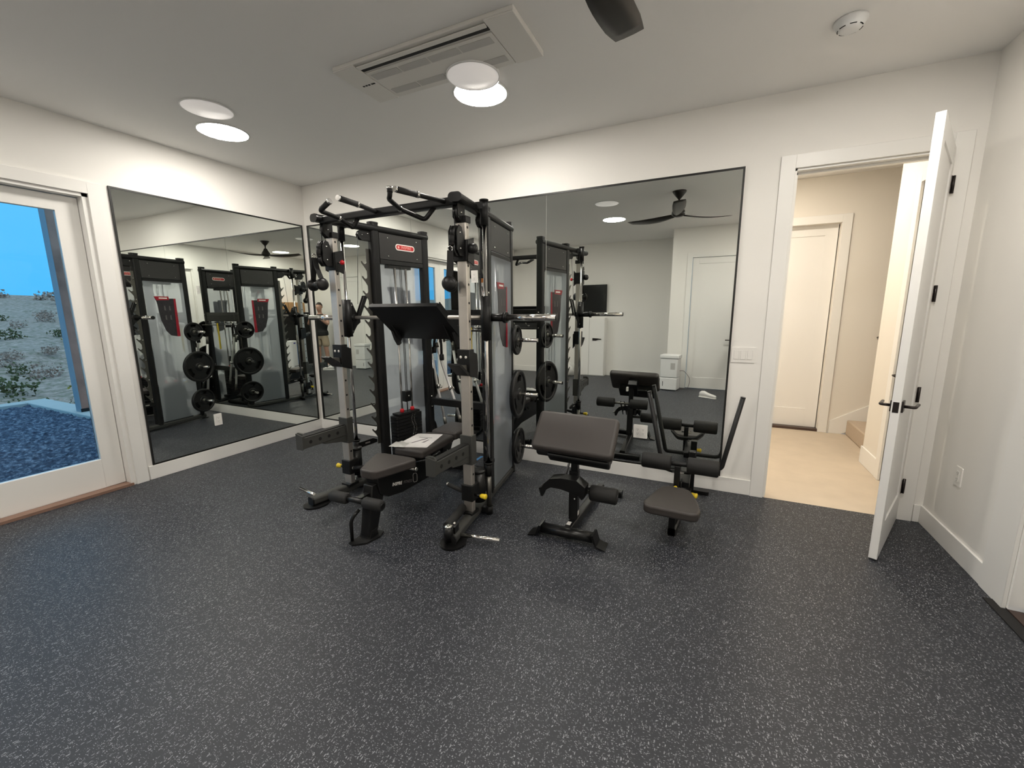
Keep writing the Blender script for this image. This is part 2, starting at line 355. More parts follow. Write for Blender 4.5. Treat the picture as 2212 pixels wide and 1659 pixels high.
# door in right wall: only its edge shows
d3 = door_leaf('door_3', RD1-RD0-.03, RDZ-.02); d3.location = (W+.075, RD0+.015, .03); d3.rotation_euler = (0, 0, PI/2)
struct(MB().box(W, W+.15, RD0, RD1, -.1, .012), 'trim_5', MT['threshold'])
struct(MB().box(W-.055, W, RD0, RD1+.07, 0, .006), 'trim_6', MT['rubber'])
# glazed double door in left wall
lf_x = -.10
w1 = empty('window_1', (0, 0, 0)); w1['kind'] = 'structure'; w1['label'] = 'white framed glass patio doors beside the mirror'
MB().box(-.2, 0, LY1-.035, LY1, 0, LZ).box(-.2, 0, LY0, LY0+.035, 0, LZ).box(-.2, 0, LY0, LY1, LZ-.025, LZ).build('jamb', MT['trim'], w1)
MB().box(-.16, .012, LY0, LY1-.02, 0, .022).box(-.2, -.16, LY0, LY1, -.02, .012).build('sill', MT['sill'], w1)
for (ya, yb) in ((-2.882, -2.014), (-3.752, -2.886)):
    lf = MB().box(lf_x-.022, lf_x+.022, yb-.135, yb, .025, 2.385).box(lf_x-.022, lf_x+.022, ya, ya+.135, .025, 2.385).box(lf_x-.022, lf_x+.022, ya+.135, yb-.135, .025, .275).box(lf_x-.022, lf_x+.022, ya+.135, yb-.135, 2.27, 2.385).build('leaf_frame', MT['trim'], w1, bevel=.003)
    MB().box(lf_x-.004, lf_x+.004, ya+.13, yb-.13, .27, 2.275).build('pane', MT['glass'], lf)
hb = MB()
for yy in (-2.82, -2.95):
    g = MB().box(lf_x+.022, lf_x+.03, yy-.03, yy+.03, .92, .98).build('rose', MT['bronze'], w1)
    MB().tube(fillet([(lf_x+.028, yy, .95), (lf_x+.075, yy, .95), (lf_x+.078, yy+(.1 if yy > -2.9 else -.1), .95)], .014), .0085, 10).build('lever', MT['bronze'], g)

# ------------------------------------------------------------------ mirrors
mz0, mz1 = .128, 2.511
mr = empty('wall_mirror', (2.35, 0, mz0), label='long three-panel wall mirror with thin black frame behind the machine', cat='mirror')
fx0, fx1 = .042, 4.655
def rel(mb, o): mb.v = [(x-o.location.x, y-o.location.y, z-o.location.z) for x, y, z in mb.v]; return mb
for a, b in ((fx0+.012, 1.590), (1.593, 3.106), (3.109, fx1-.012)):
    rel(MB().box(a, b, -.007, -.0005, mz0+.012, mz1-.012), mr).build('mirror_panel', MT['mirror'], mr)
rel(MB().box(fx0, fx1, -.012, 0, mz0, mz0+.014).box(fx0, fx1, -.012, 0, mz1-.014, mz1).box(fx0, fx0+.014, -.012, 0, mz0+.014, mz1-.014).box(fx1-.014, fx1, -.012, 0, mz0+.014, mz1-.014), mr).build('mirror_frame', MT['mframe'], mr)
ml = empty('wall_mirror', (0, -.94, mz0), label='single black framed wall mirror between glass doors and corner', cat='mirror')
ga, gb = -1.841, -.044
rel(MB().box(.0005, .007, ga+.012, gb-.012, mz0+.012, mz1-.012), ml).build('mirror_panel', MT['mirror'], ml)
rel(MB().box(0, .012, ga, gb, mz0, mz0+.014).box(0, .012, ga, gb, mz1-.014, mz1).box(0, .012, ga, ga+.014, mz0+.014, mz1-.014).box(0, .012, gb-.014, gb, mz0+.014, mz1-.014), ml).build('mirror_frame', MT['mframe'], ml)

# ------------------------------------------------------------------ cover plates
def cover(name, x, z, w, h, nrk, kind, label, wallside='back', y=0.0, off=.007):
    """plate on a wall: local u along wall, built at wall"""
    if wallside == 'back': fr = lambda u, v, d: (x+u, -d-off, z+v)
    elif wallside == 'left': fr = lambda u, v, d: (d+off, y+u, z+v)
    else: fr = lambda u, v, d: (W-d-off, y+u, z+v)
    r = empty(name, (fr(0, -h/2, 0)), label=label, cat='outlet' if kind == 'o' else 'switch')
    b = MB().extr(rr(w, h, .004), 0, .006, fr); rel(b, r).build('cover_plate', MT['plate'], r)
    for k in range(nrk):
        cx = (k-(nrk-1)/2)*.046
        g_ = MB().extr(rr(.0355, .0695, .003, cx=cx), .0055, .0064, fr); rel(g_, r).build('recess', MT['grille'], r)
        c = MB().extr(rr(.033, .067, .003, cx=cx), .006, .0095, fr); ro = rel(c, r).build('rocker' if kind == 's' else 'socket_face', MT['plate'], r)
        if kind == 'o':
            sl = MB()
            for dz in (-.02, .016):
                for dx in (-.006, .006): sl.box(cx+dx-.001, cx+dx+.001, dz, dz+.009, .0094, .0098, fr)
                sl.extr([(cx+.0025*math.cos(t), dz-.006+.0025*math.sin(t)) for t in [i*PI/4 for i in range(8)]], .0094, .0098, fr)
            rel(sl, r).build('slots', MT['slot'], ro)
    return r
cover('light_switch', 4.745, 1.135, .165, .118, 3, 's', 'white three-gang light switch beside the doorway', off=0)
cover('wall_outlet', 4.005, .432, .118, .118, 2, 'o', 'white double outlet set low in the long mirror', off=.007)
cover('wall_outlet', 2.352, 1.825, .072, .118, 1, 'o', 'white outlet high on the long mirror near smith machine', off=.007)
cover('wall_outlet', 0, .415, .072, .118, 1, 'o', 'white outlet low on the mirror next to the glass doors', 'left', y=-1.247)
cover('wall_outlet', 0, .475, .072, .118, 1, 'o', 'white outlet on the right wall behind the open door', 'right', y=-.365, off=0)

# ------------------------------------------------------------------ ceiling fixtures
def ceil_disc(name, x, y, r, kind, label, group=None, zb=-.006):
    o = empty(name, (x, y, H), label=label, cat='light')
    if kind == 'l':
        MB().lathe([(r+.004, 0), (r+.006, -.004), (r-.004, -.008), (r-.008, -.004), (r-.008, 0)], n=48).build('bezel', MT['white'], o)
        MB().lathe([(r-.008, -.002), (r-.01, -.007), (r*.6, -.0095), (.0, -.0105)], n=48).build('lens', MT['lens'], o)
    else:  # stands for a ghost image of a lamp, built as a glowing disc
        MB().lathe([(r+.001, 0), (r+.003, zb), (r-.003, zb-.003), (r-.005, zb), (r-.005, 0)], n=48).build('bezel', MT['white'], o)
        MB().lathe([(r-.005, zb+.004), (r-.006, zb-.001), (0, zb-.0015)], n=48).build('lens', MT['ghost_glow'], o)
    return o
ceil_disc('ceiling_light', .756, -1.325, .185, 'l', 'lit round ceiling light in front of the glass doors')
ceil_disc('ceiling_light', 2.969, -.924, .185, 'l', 'lit round ceiling light next to the air conditioner cassette')
ceil_disc('ceiling_light', 2.94, -3.57, .185, 'l', 'lit round ceiling light seen next to the fan in the mirror')
ceil_disc('ceiling_light', 5.2, -3.5, .185, 'l', 'lit round ceiling light near the right wall behind the camera')
ceil_disc('ceiling_light', 5.2, -1.45, .185, 'l', 'added unseen round ceiling light above the open door')  # unseen lamp added to brighten the right wall
ceil_disc('ceiling_light', .756, -3.6, .185, 'l', 'lit round ceiling light near the rear end of the glass doors')
ceil_disc('ceiling_light', 1.065, -1.615, .165, 's', 'glowing ghost image, made as a disc, of the lit lamp by the glass doors')
ceil_disc('ceiling_light', 3.062, -1.182, .165, 's', 'glowing lamp ghost image, made as a disc, overlapping the air conditioner cassette', zb=-.036)
ceil_disc('ceiling_light', 3.07, -2.474, .165, 's', 'glowing lamp ghost image, made as a disc, seen in the long mirror')
# smoke detector
sd = empty('smoke_detector', (5.056, -.71, H), label='white round smoke detector on the ceiling', cat='detector')
MB().lathe([(.074, 0), (.074, -.012), (.066, -.018), (.060, -.034), (.045, -.047), (.02, -.050), (0, -.050)], n=40).build('body', MT['white'], sd)
sl = MB()
for k in range(7):
    a0 = 2*PI*k/7
    pts = [(.0555*math.cos(a0+t*.55), .0555*math.sin(a0+t*.55)) for t in (0, .5, 1)] + [(.0515*math.cos(a0+t*.55), .0515*math.sin(a0+t*.55)) for t in (1, .5, 0)]
    sl.extr(pts, -.0425, -.0395)
sl.build('vent_slots', MT['slot'], sd)
# cassette air conditioner
ac = empty('air_conditioner', (2.917, -1.383, H), label='white one-way ceiling cassette air conditioner', cat='air conditioner')
hw, hd = .612, .207
MB().box(-hw, hw, -hd, hd, -.022, 0).build('housing', MT['hvac'], ac, bevel=.004)
MB().box(-hw, -.445, -hd, hd, -.031, -.0225).build('end_cover', MT['hvac'], ac, bevel=.003)
MB().box(.445, hw, -hd, hd, -.031, -.0225).build('end_cover', MT['hvac'], ac, bevel=.003)
MB().box(-.44, .44, .05-.207, .085-.207, -.026, -.0224).build('outlet_slot', MT['slot'], ac)
MB().box(-.44, .44, .022-.207, .052-.207, -.033, -.026).build('louver', MT['hvac'], ac, bevel=.002)
MB().box(-.44, .44, -.105, .2, -.030, -.0225).build('intake_panel', MT['hvac'], ac, bevel=.002)
for row in (-.055, .125):
    for k in range(4):
        x0 = -.42 + k*.212
        MB().box(x0, x0+.2, row-.028, row+.028, -.0325, -.0301).build('grille_panel', MT['grille'], ac)
for dx in (0, .022, .045, .07):
    MB().box(-.56+dx, -.56+dx+(.014 if dx < .06 else .03), -.012, .0, -.0325, -.0311).build('indicator', MT['slot'], ac)

# ceiling fan
fan = empty('ceiling_fan', (4.03, -2.29, H), label='dark three-blade ceiling fan', cat='fan')
MB().lathe([(.084, 0), (.082, -.012), (.045, -.06), (.017, -.092), (.0, -.092)], n=32).build('canopy', MT['fan'], fan)
MB().cyl((0,0,-.08), (0,0,-.17), .0125).build('downrod', MT['fan'], fan)
MB().lathe([(.0, -.145), (.028, -.15), (.045, -.19), (.075, -.235), (.085, -.262), (.08, -.285), (.05, -.305), (0, -.312)], n=32).build('motor_housing', MT['fan'], fan)
for k in range(3):
    a = math.radians(85 + 120*k); ca, sa = math.cos(a), math.sin(a); mb = MB(); rows = []
    for i in range(13):
        t = i/12; rad = .055 + .665*t; w = .030 + .045*math.sin(min(1, t*1.5)*PI/2) - .012*max(0, t-.85)/.15
        tilt = -.42 + .30*t; z = -.285 - .02*math.sin(t*PI) + .012*t
        for u in (-1, -.3, .4, 1):
            for sgn in (1, -1):
                vloc = u*w; th = (.009 - .005*t)*(1-.7*u*u)
                rows.append((rad*ca - vloc*math.cos(tilt)*sa, rad*sa + vloc*math.cos(tilt)*ca, z + vloc*math.sin(tilt) + sgn*th))
    fs = []
    for i in range(12):
        for j in range(3):
            for sgn in (0, 1):
                o = lambda i_, j_: i_*8 + j_*2 + sgn
                fs.append((o(i,j), o(i+1,j), o(i+1,j+1), o(i,j+1)))
        fs += [(i*8, i*8+1, i*8+9, i*8+8), (i*8+6, i*8+14, i*8+15, i*8+7)]
    fs += [(0,2,3,1),(2,4,5,3),(4,6,7,5),(96,97,99,98),(98,99,101,100),(100,101,103,102)]
    mb.add(rows, fs, True).build('blade', MT['fan'], fan)

# ================================================================== HALLWAY beyond the doorway
HY = 2.384
struct(MB().box(3.6, 6.04, .0, HY, -.1, -.001).box(6.04, 6.3, 1.31, HY, -.1, -.001).box(OX0, OX1, -.001, .14, -.1, 0), 'floor_hall', MT['hallfloor'])
struct(MB().box(3.6, 8.3, .14, HY+.15, H+.002, H+.1), 'ceiling_hall', MT['ceil'])
HD0, HD1, HDZ = 4.95, 5.764, 2.446
struct(MB().box(3.6, HD0, HY, HY+.15, 0, H).box(HD1, 8.3, HY, HY+.15, 0, H+1.5).box(HD0, HD1, HY, HY+.15, HDZ, H), 'wall_hall_far', MT['hallwall'])
struct(MB().box(3.45, 3.6, .14, HY+.15, 0, H), 'wall_hall_left', MT['hallwall'])
struct(MB().box(5.925, 6.05, .88, 1.31, 0, H).box(5.925, 6.05, .14, .88, 2.45, H), 'wall_hall_right', MT['hallwall'])
struct(MB().box(6.05, 8.3, 1.16, 1.31, 0, H+1.5), 'wall_stair', MT['hallwall'])
struct(MB().box(8.3, 8.45, .14, HY+.15, 0, H+1.6).box(6.05, 8.3, 1.16, HY+.15, H+1.5, H+1.6), 'wall_stair_end', MT['hallwall'])
struct(MB().box(6.05, 6.2, .0, 1.31, 0, H).box(3.6, HD0, HY+.15, HY+.2, 0, H).box(HD0-.1, HD1+.1, HY+.16, HY+.2, 0, H), 'wall_hall_light_seal', MT['hallwall'])  # unseen panels added behind hall walls and doors to block sky light
struct(MB().box(HD0-tw, HD0, HY-tt, HY, 0, HDZ+tw).box(HD1, HD1+tw, HY-tt, HY, 0, HDZ+tw).box(HD0, HD1, HY-tt, HY, HDZ, HDZ+tw), 'trim_7', MT['trim'], bevel=.002)
struct(MB().box(5.925-tt, 5.925, .14, .14+.06, 0, 2.54).box(5.925-tt, 5.925, .80, .89, 0, 2.54).box(5.925-tt, 5.925, .2, .80, 2.45, 2.54), 'trim_8', MT['trim'], bevel=.002)
struct(MB().box(5.925-.014, 5.925, .89, 1.31, 0, .16).box(5.911, 6.05, 1.31, 1.324, 0, .16), 'baseboard_hall_right', MT['trim'], bevel=.002)
sk = struct(MB().extr([(5.87, .15), (6.04, .0), (6.04, .25), (7.6, 1.22), (7.6, 1.02+.4), (6.22, .365), (5.87, .15)][:0] or [(6.0, 0), (7.7, 1.05), (7.7, 1.28), (5.875, .15), (5.875, 0)], 0, .014, lambda u, v, w: (u, HY-w, v)), 'baseboard_hall_far', MT['trim'])
d4 = door_leaf('door_4', HD1-HD0-.02, HDZ-.03, frame_inset=.12); d4.location = (HD0+.01, HY+.1, .03)
lever(d4, .06, -.02, .93, -1, 1)
struct(MB().box(HD0, HD1, HY-.002, HY+.15, -.01, .028), 'trim_9', MT['threshold'])
d5 = door_leaf('door_5', .6, 2.43, frame_inset=.1); d5.location = (5.96, .2, .01); d5.rotation_euler = (0, 0, PI/2)
lever(d5, .53, .02, .93, 1, -1)
stp = empty('staircase', (6.04, 1.85, 0), label='carpeted stair rising to the right in the hallway', cat='stairs')
for k in range(6):
    x0 = k*.27
    MB().box(x0, x0+.28 if k < 5 else x0+.7, 1.31-1.85+.001, HY-1.85-.015, (k*.178), (k+1)*.178).build('step', MT['stair'], stp, bevel=.012)
hr = empty('handrail', (6.0, 1.34, .9), label='dark stair handrail end beside the hallway stair', cat='handrail')
MB().tube([(-.06, .045, .30), (.0, .045, .335), (1.2, .045, 1.05)], .018, 12).build('rail', MT['bronze'], hr)
MB().cyl((.12, -.03, .39), (.12, .045, .41), .006).build('bracket', MT['bronze'], hr)
for (x, y, nm) in ((5.15, 1.2, 'lit round hallway ceiling light past the doorway'), (4.2, 1.2, 'lit round hallway ceiling light farther left in the hall')):
    o = empty('ceiling_light', (x, y, H), label=nm, cat='light')
    MB().lathe([(.1, 0), (.104, -.004), (.094, -.008), (.09, 0)], n=32).build('bezel', MT['white'], o)
    MB().lathe([(.092, -.002), (.09, -.007), (0, -.009)], n=32).build('lens', MT['hall_lens'], o)

# ================================================================== SMITH / CABLE MACHINE
PHI, WR = .15867, .44616
def S(s, d, n, z): return V(s*(WR + math.sin(PHI)*d + math.cos(PHI)*n), -math.cos(PHI)*d + math.sin(PHI)*n, z)
MX, MY, MTH = 2.45965, -.37807, .01126
def l2w(p):
    c, s = math.cos(MTH), math.sin(MTH); return V(MX + c*p[0] + s*p[1], MY - s*p[0] + c*p[1], p[2])
mach = empty('smith_machine', (MX, MY, 0), -MTH, label='black smith and cable machine with twin weight stacks in the corner', cat='gym machine')
UX, UY = .586, -.926
SPLIT = ('bolt', 'peg_cap', 'pulley_cheek', 'pulley_bracket', 'pivot_cap', 'cable')
def islands(mb):
    par = list(range(len(mb.v)))
    def find(i):
        while par[i] != i: par[i] = par[par[i]]; i = par[i]
        return i
    for f in mb.f:
        for i in f[1:]: par[find(i)] = find(f[0])
    out = {}
    for f, sm in zip(mb.f, mb.sm):
        r = find(f[0]); c, mp = out.setdefault(r, (MB(), {}))
        for i in f:
            if i not in mp: mp[i] = len(c.v); c.v.append(mb.v[i])
        c.f.append(tuple(mp[i] for i in f)); c.sm.append(sm)
    return [c for c, _ in out.values()]
def part(mb, name, m, bevel=0, parent=None, **k):
    if name in SPLIT:
        for c in islands(mb): o = c.build(name, MT[m], parent or mach, bevel, **k)
        return o
    return mb.build(name, MT[m], parent or mach, bevel, **k)
for s in (1, -1):
    F = lambda d, n, z, s=s: S(s, d, n, z)
    # --- base
    part(MB().extr(rr(.07, .062, .02, cx=0, cy=.043), -.05, 1.27, lambda u, v, w, F=F: F(w, u, v)), 'base_rail', 'gun')
    fp = part(MB().extr([(1.235+.10*math.cos(a), .085*math.sin(a)) for a in [i*PI/12 for i in range(24)]], 0, .013, F), 'foot_plate', 'framesatin')
    part(MB().extr(rr(.072, .066, .02, cx=0, cy=.043), 1.27, 1.282, lambda u, v, w, F=F: F(w, u, v)), 'end_cap', 'blk')
    part(MB().extr([(-.055+.045*math.cos(a), .03*math.sin(a)) for a in [i*PI/8 for i in range(16)]], 0, .012, F), 'rear_foot', 'blk')
    # band pegs on the base
    part(MB().cyl(F(1.2, .03, .045), F(1.2, .305, .047), .0135), 'band_peg', 'chrome')
    if s < 0: part(MB().cyl(F(1.15, -.03, .045), F(1.15, -.17, .04), .0115), 'band_peg', 'chrome')
    # --- posts, top rail
    for d, nm in ((.552, 'front_post'), (0, 'rear_post')):
        part(MB().extr(rr(.078, .07, .022, cx=d), .05, 2.205, F), nm, 'frame')
        part(MB().extr(rr(.082, .074, .024, cx=d), 2.205, 2.215, F), 'post_cap', 'blk')
    part(MB().extr(rr(.086, .052, .024, cy=2.165), -.03, 1.05, lambda u, v, w, F=F: F(w, u, v)), 'top_rail', 'frame')
    part(MB().extr(rr(.09, .056, .026, cy=2.165), 1.05, 1.064, lambda u, v, w, F=F: F(w, u, v)), 'end_cap', 'framesatin')
    # --- header shroud
    hp = part(MB().box(.042, .515, -.03, .03, 1.925, 2.138, F), 'header_panel', 'panelblk', .003)
    for d in (.11, .43):
        for z in (1.955, 2.105):
            for n in (-.031, .031):
                part(MB().ball(F(d, n, z), .0065, 8), 'bolt', 'bolt', parent=hp)
    part(MB().box(.04, .515, -.032, .032, 1.885, 1.922, F), 'header_rail', 'frame', .003)
    part(MB().box(.18, .43, -.022, .03, 1.858, 1.884, F), 'pulley_bracket', 'framesatin')
    # badge on the inner face
    bf = lambda u, v, w, F=F, s=s: F(.243 - s*0 + u, -.0305 - w, 2.041 + v)
    bd = part(MB().extr(rr(.214, .052, .025, 8), 0, .002, bf), 'badge', 'badge_white', parent=hp)
    part(MB().extr(rr(.196, .036, .017, 8), .002, .003, bf), 'badge_field', 'badge_red', parent=hp)
    ux = F(0, 0, 0) - F(1, 0, 0) if s < 0 else F(1, 0, 0) - F(0, 0, 0)
    text('INSPIRE', .034, MT['badge_text'], hp, F(.232, -.0338, 2.041), ux, (0, 0, 1))
    ic = .318 if s < 0 else .168
    part(MB().extr(rr(.017, .02, .004, cx=0), .003, .0036, lambda u, v, w, F=F, ic=ic: F(ic+u, -.0305-w, 2.041+v)), 'badge_icon', 'badge_text', parent=hp)
    # --- frosted side panel, placard
    sp = part(MB().box(.036, .516, .030, .034, .085, 1.89, F), 'side_panel', 'frost')
    pl = [(.416,1.704),(.239,1.705),(.237,1.68),(.154,1.68),(.154,1.186),(.20,1.188),(.272,1.204),(.325,1.27),(.365,1.399),(.378,1.5),(.385,1.6),(.392,1.64)]
    pc = part(MB().extr(pl, .0345, .0375, lambda u, v, w, F=F: F(u, w, v)), 'exercise_placard', 'print_dark')
    part(MB().extr([(.416,1.704),(.239,1.705),(.237,1.66),(.39,1.655)], .0376, .038, lambda u, v, w, F=F: F(u, w, v)).extr([(.18,1.68),(.154,1.68),(.154,1.47),(.165,1.46),(.154,1.45),(.154,1.186),(.195,1.186)], .0376, .038, lambda u, v, w, F=F: F(u, w, v)), 'placard_border', 'print_red', parent=pc)
    part(MB().box(.26, .36, .0381, .0383, 1.676, 1.69, F), 'placard_title', 'badge_white', parent=pc)
    for dx, z0 in ((.24, 1.56), (.30, 1.56), (.24, 1.44), (.30, 1.44)):
        part(MB().extr([(dx-.008, z0-.035), (dx+.012, z0-.03), (dx+.01, z0+.02), (dx-.004, z0+.03)], .0376, .0379, lambda u, v, w, F=F: F(u, w, v)), 'placard_figure', 'print_grey', parent=pc)
    # --- weight stack
    part(MB().box(.13, .50, -.09, .028, .075, .115, F), 'stack_tray', 'frame')
    first = None; nm_ = 0
    for k in range(14):
        z = .12 + k*.031; 
        me = MB().extr(rr(.30, .10, .012, cx=.325, cy=-.03), z, z+.026, F)
        part(me, 'stack_weight', 'stack')
    part(MB().box(.20, .45, -.075, .012, .556, .572, F), 'stack_head', 'stack')
    for d in (.372, .25):
        part(MB().cyl(F(d, -.03, .1), F(d, -.03, 1.86), .0105), 'guide_rod', 'chrome')
        part(MB().lathe([(.016, 0), (.019, .006), (.019, .024), (.016, .03)], F(d, -.03, .572)), 'bushing', 'red')
    pb = part(MB().box(.275, .345, -.058, -.008, .665, .765, F), 'pulley_block', 'framesatin', .006)
    part(MB().ball(F(.31, -.06, .72), .008, 8), 'bolt', 'bolt', parent=pb)
    part(MB().cyl(F(.31, -.033, .57), F(.31, -.033, .67), .005).cyl(F(.318, -.033, .76), F(.318, -.033, 1.87), .003, n=6).cyl(F(.303, -.033, .76), F(.303, -.033, 1.87), .003, n=6), 'cable', 'blk')
    part(MB().extr([(.26,1.25),(.36,1.25),(.36,1.285),(.26,1.285)], -.045, -.02, lambda u, v, w, F=F: F(u, w, v)), 'rod_brace', 'framesatin')
    ch = MB()
    for dd in (.30, .27):
        for k in range(16): ch.ball(F(dd + .012*math.sin(k*.5), -.088, .55-k*.0145), .0042, 6)
    part(ch, 'pin_chain', 'chrome')
    # --- hook plate
    prof = [(.588, .36), (.612, .30)]
    hooks = [.47 + k*.1185 for k in range(13)]
    front = [(.615, .36)]
    for z in hooks:
        front += [(.618, z-.075), (.640, z-.045), (.668, z-.012), (.672, z+.002), (.664, z+.004), (.652, z-.012), (.640, z-.018), (.628, z-.012), (.622, z+.006)]
    front += [(.618, 1.99), (.600, 2.0), (.588, 1.99)]
    # quads strip avoids a bad n-gon
    hb_ = MB(); 
    fr_h = lambda u, v, w, F=F: F(u, w, v)
    hb_.box(.586, .622, .012, .018, .33, 2.0, lambda a, b, c, F=F: F(a, b, c))
    for z in hooks:
        hb_.extr([(.621, z-.075), (.640, z-.045), (.640, z-.018), (.628, z-.012), (.621, z+.004)], .0121, .0179, fr_h)
        hb_.extr([(.640, z-.045), (.668, z-.012), (.674, z+.004), (.665, z+.004), (.652, z-.012), (.640, z-.018)], .0121, .0179, fr_h)
    hk = part(hb_, 'hook_plate', 'hook')
    for k in range(7):
        part(MB().ball(F(.604, .019, .41+k*.25), .0075, 8), 'bolt', 'bolt', parent=hk)
    for z in (.43, .9, 1.4, 1.93): part(MB().box(.575, .592, .0, .012, z-.02, z+.02, F), 'hook_tab', 'frame', parent=hk)
    # --- guide rod with sockets
    gd, gn = .789, .085
    part(MB().cyl(F(gd, gn, .05), F(gd, gn, 2.06), .0135, n=20), 'guide_rod', 'chrome')
    part(MB().cyl(F(gd, gn, 2.045), F(gd, gn, 2.195), .027, n=20).box(gd-.03, gd+.03, .0, gn, 2.145, 2.187, F).lathe([(.03, 0), (.03, .01)], F(gd, gn, 2.195)), 'rod_socket', 'frame')
    part(MB().cyl(F(gd, gn, .0), F(gd, gn, .06), .027, n=20).box(gd-.03, gd+.03, .02, gn, .015, .055, F), 'rod_socket', 'frame')
    # safety stop
    ss = part(MB().cyl(F(gd, gn, .30), F(gd, gn, .40), .026, n=20).cyl(F(gd, gn, .385), F(gd, gn, .40), .032, n=20), 'safety_stop', 'frame')
    part(MB().cyl(F(gd, gn, .06), F(gd, gn, .30), .019, n=20), 'stop_spring', 'hook', parent=ss)
    part(MB().extr([(.79, .325), (.79, .372), (.64, .378), (.60, .36), (.60, .335), (.64, .33)], .055, .066, fr_h), 'stop_arm', 'frame', parent=ss)
    part(MB().extr(rr(.05, .013, .003, cx=.70, cy=.353), .0535, .055, fr_h).extr(rr(.05, .013, .003, cx=.70, cy=.353), .066, .0675, fr_h), 'stop_decal', 'silver', parent=ss)
    # carriage
    ca = part(MB().cyl(F(gd, gn, 1.286), F(gd, gn, 1.586), .036, n=20), 'bar_carriage', 'frame')
    part(MB().extr([(.775, 1.565), (.74, 1.565), (.70, 1.47), (.672, 1.44), (.672, 1.40), (.705, 1.375), (.735, 1.33), (.745, 1.31), (.775, 1.31)], .079, .091, fr_h), 'carriage_plate', 'frame', parent=ca)
    for d, z in ((.748, 1.54), (.752, 1.33)): part(MB().ball(F(d, .076, z), .007, 8).ball(F(d, .094, z), .007, 8), 'bolt', 'bolt', parent=ca)
    for nn in (.02, .046):
        part(MB().extr([(.715, 1.43), (.745, 1.43), (.66, 1.62), (.645, 1.622), (.63, 1.61)], nn, nn+.008, fr_h), 'latch_arm', 'frame', parent=ca)
    part(MB().cyl(F(.64, .018, 1.615), F(.64, .056, 1.615), .007, n=10), 'latch_pin', 'bolt', parent=ca)
    # --- front upright (square to the machine)
    cx, cy = s*UX, UY
    part(MB().extr(rr(.072, .044, .007, cx=cx, cy=cy), .085, 2.06, None), 'front_upright', 'silver')
    for k in range(15):
        z = .36 + k*.1177
        part(MB().cyl((cx-.0364, cy, z), (cx+.0364, cy, z), .0085, n=12), 'pin_hole', 'slot')
    part(MB().box(cx-.04, cx+.04, cy-.035, cy+.1, .07, .09).box(cx-.01, cx+.05*s if s > 0 else cx+.01, cy-.05, cy+.02, .07, .16) if False else MB().box(cx-.045, cx+.045, cy-.05, cy+.05, .066, .086), 'upright_shoe', 'frame')
    # base swivel block with yellow pop pin
    bl = part(MB().box(cx-.046, cx+.046, cy-.036, cy+.06, .165, .285), 'base_block', 'frame', .006)
    part(MB().cyl((cx+s*.046, cy, .21), (cx+s*.10, cy, .21), .010, n=12), 'pin_stem', 'blk', parent=bl)
    part(MB().lathe([(.010, 0), (.016, .012), (.017, .03), (.020, .044), (.014, .05)], (cx+s*.088, cy, .21), (s, 0, 0)), 'pull_knob', 'yellow', parent=bl)
    part(MB().cyl((cx-s*.045, cy, .214), (cx-s*.18, cy, .245), .0155, n=14), 'foot_peg', 'rubber', parent=bl)
    part(MB().cyl((cx-s*.18, cy, .245), (cx-s*.192, cy, .248), .0155, n=14).cyl((cx-s*.044, cy, .2138), (cx-s*.056, cy, .2165), .017, n=14), 'peg_cap', 'chrome', parent=bl)
    part(MB().cyl((cx+s*.02, cy+.10, .12), (cx+s*.02, cy+.10, .34), .046, n=20).lathe([(.05, 0), (.05, .015), (.03, .02)], (cx+s*.02, cy+.10, .34)), 'base_pulley', 'blk')
    # J-cup
    jc = part(MB().box(cx-.046, cx+.046, cy-.032, cy+.032, 1.08, 1.235).extr([(cy-.03, 1.235), (cy+.07, 1.20), (cy+.07, 1.03), (cy-.03, 1.06)], s*UX+.040, s*UX+.047, lambda u, v, w: (w, u, v)).extr([(cy-.03, 1.235), (cy+.07, 1.20), (cy+.07, 1.03), (cy-.03, 1.06)], s*UX-.047, s*UX-.040, lambda u, v, w: (w, u, v)), 'j_cup', 'frame', .003)
    part(MB().extr([(cy-.032, 1.062), (cy-.04, 1.085), (cy-.14, 1.155), (cy-.15, 1.145), (cy-.045, 1.062)], cx-.046, cx+.046, lambda u, v, w: (w, u, v)), 'cup_lip', 'frame', parent=jc)
    part(MB().extr([(cy-.033, 1.085), (cy-.045, 1.10), (cy-.10, 1.137), (cy-.04, 1.135)], cx-.03, cx+.03, lambda u, v, w: (w, u, v)), 'cup_liner', 'hook', parent=jc)
    for dx in (-.02, .02): part(MB().ball((cx+dx, cy-.033, 1.185), .0095, 10, (1, .4, 1)), 'bolt', 'badge_white', parent=jc)
    # spotter arm
    sa = part(MB().box(cx-.047, cx+.047, cy-.03, cy+.032, .435, .645), 'spotter_sleeve', 'gun', .003)
    ar = part(MB().box(cx-.03, cx+.03, -1.345, cy-.03, .502, .585), 'spotter_arm', 'gun', .004)
    part(MB().box(cx-.022, cx+.022, -1.325, cy-.035, .585, .593), 'arm_pad', 'rubber', parent=ar)
    part(MB().extr([(.615, -.036), (.60, .036), (.505, .036), (.495, .022), (.495, -.036)], -1.356, -1.345, lambda u, v, w, cx=cx: (cx+v, w, u)).extr([(.618, -.034), (.618, .02), (.596, .034), (.585, .034), (.585, -.034)], -1.345, -1.333, lambda u, v, w, cx=cx: (cx+v, w, u)), 'arm_end_plate', 'gun', parent=ar)
    part(MB().extr([(cy-.03, .502), (-1.17, .502), (-1.16, .488), (cy-.05, .455), (cy-.03, .455)], cx-.027, cx+.027, lambda u, v, w: (w, u, v)), 'arm_gusset', 'gun', parent=ar)
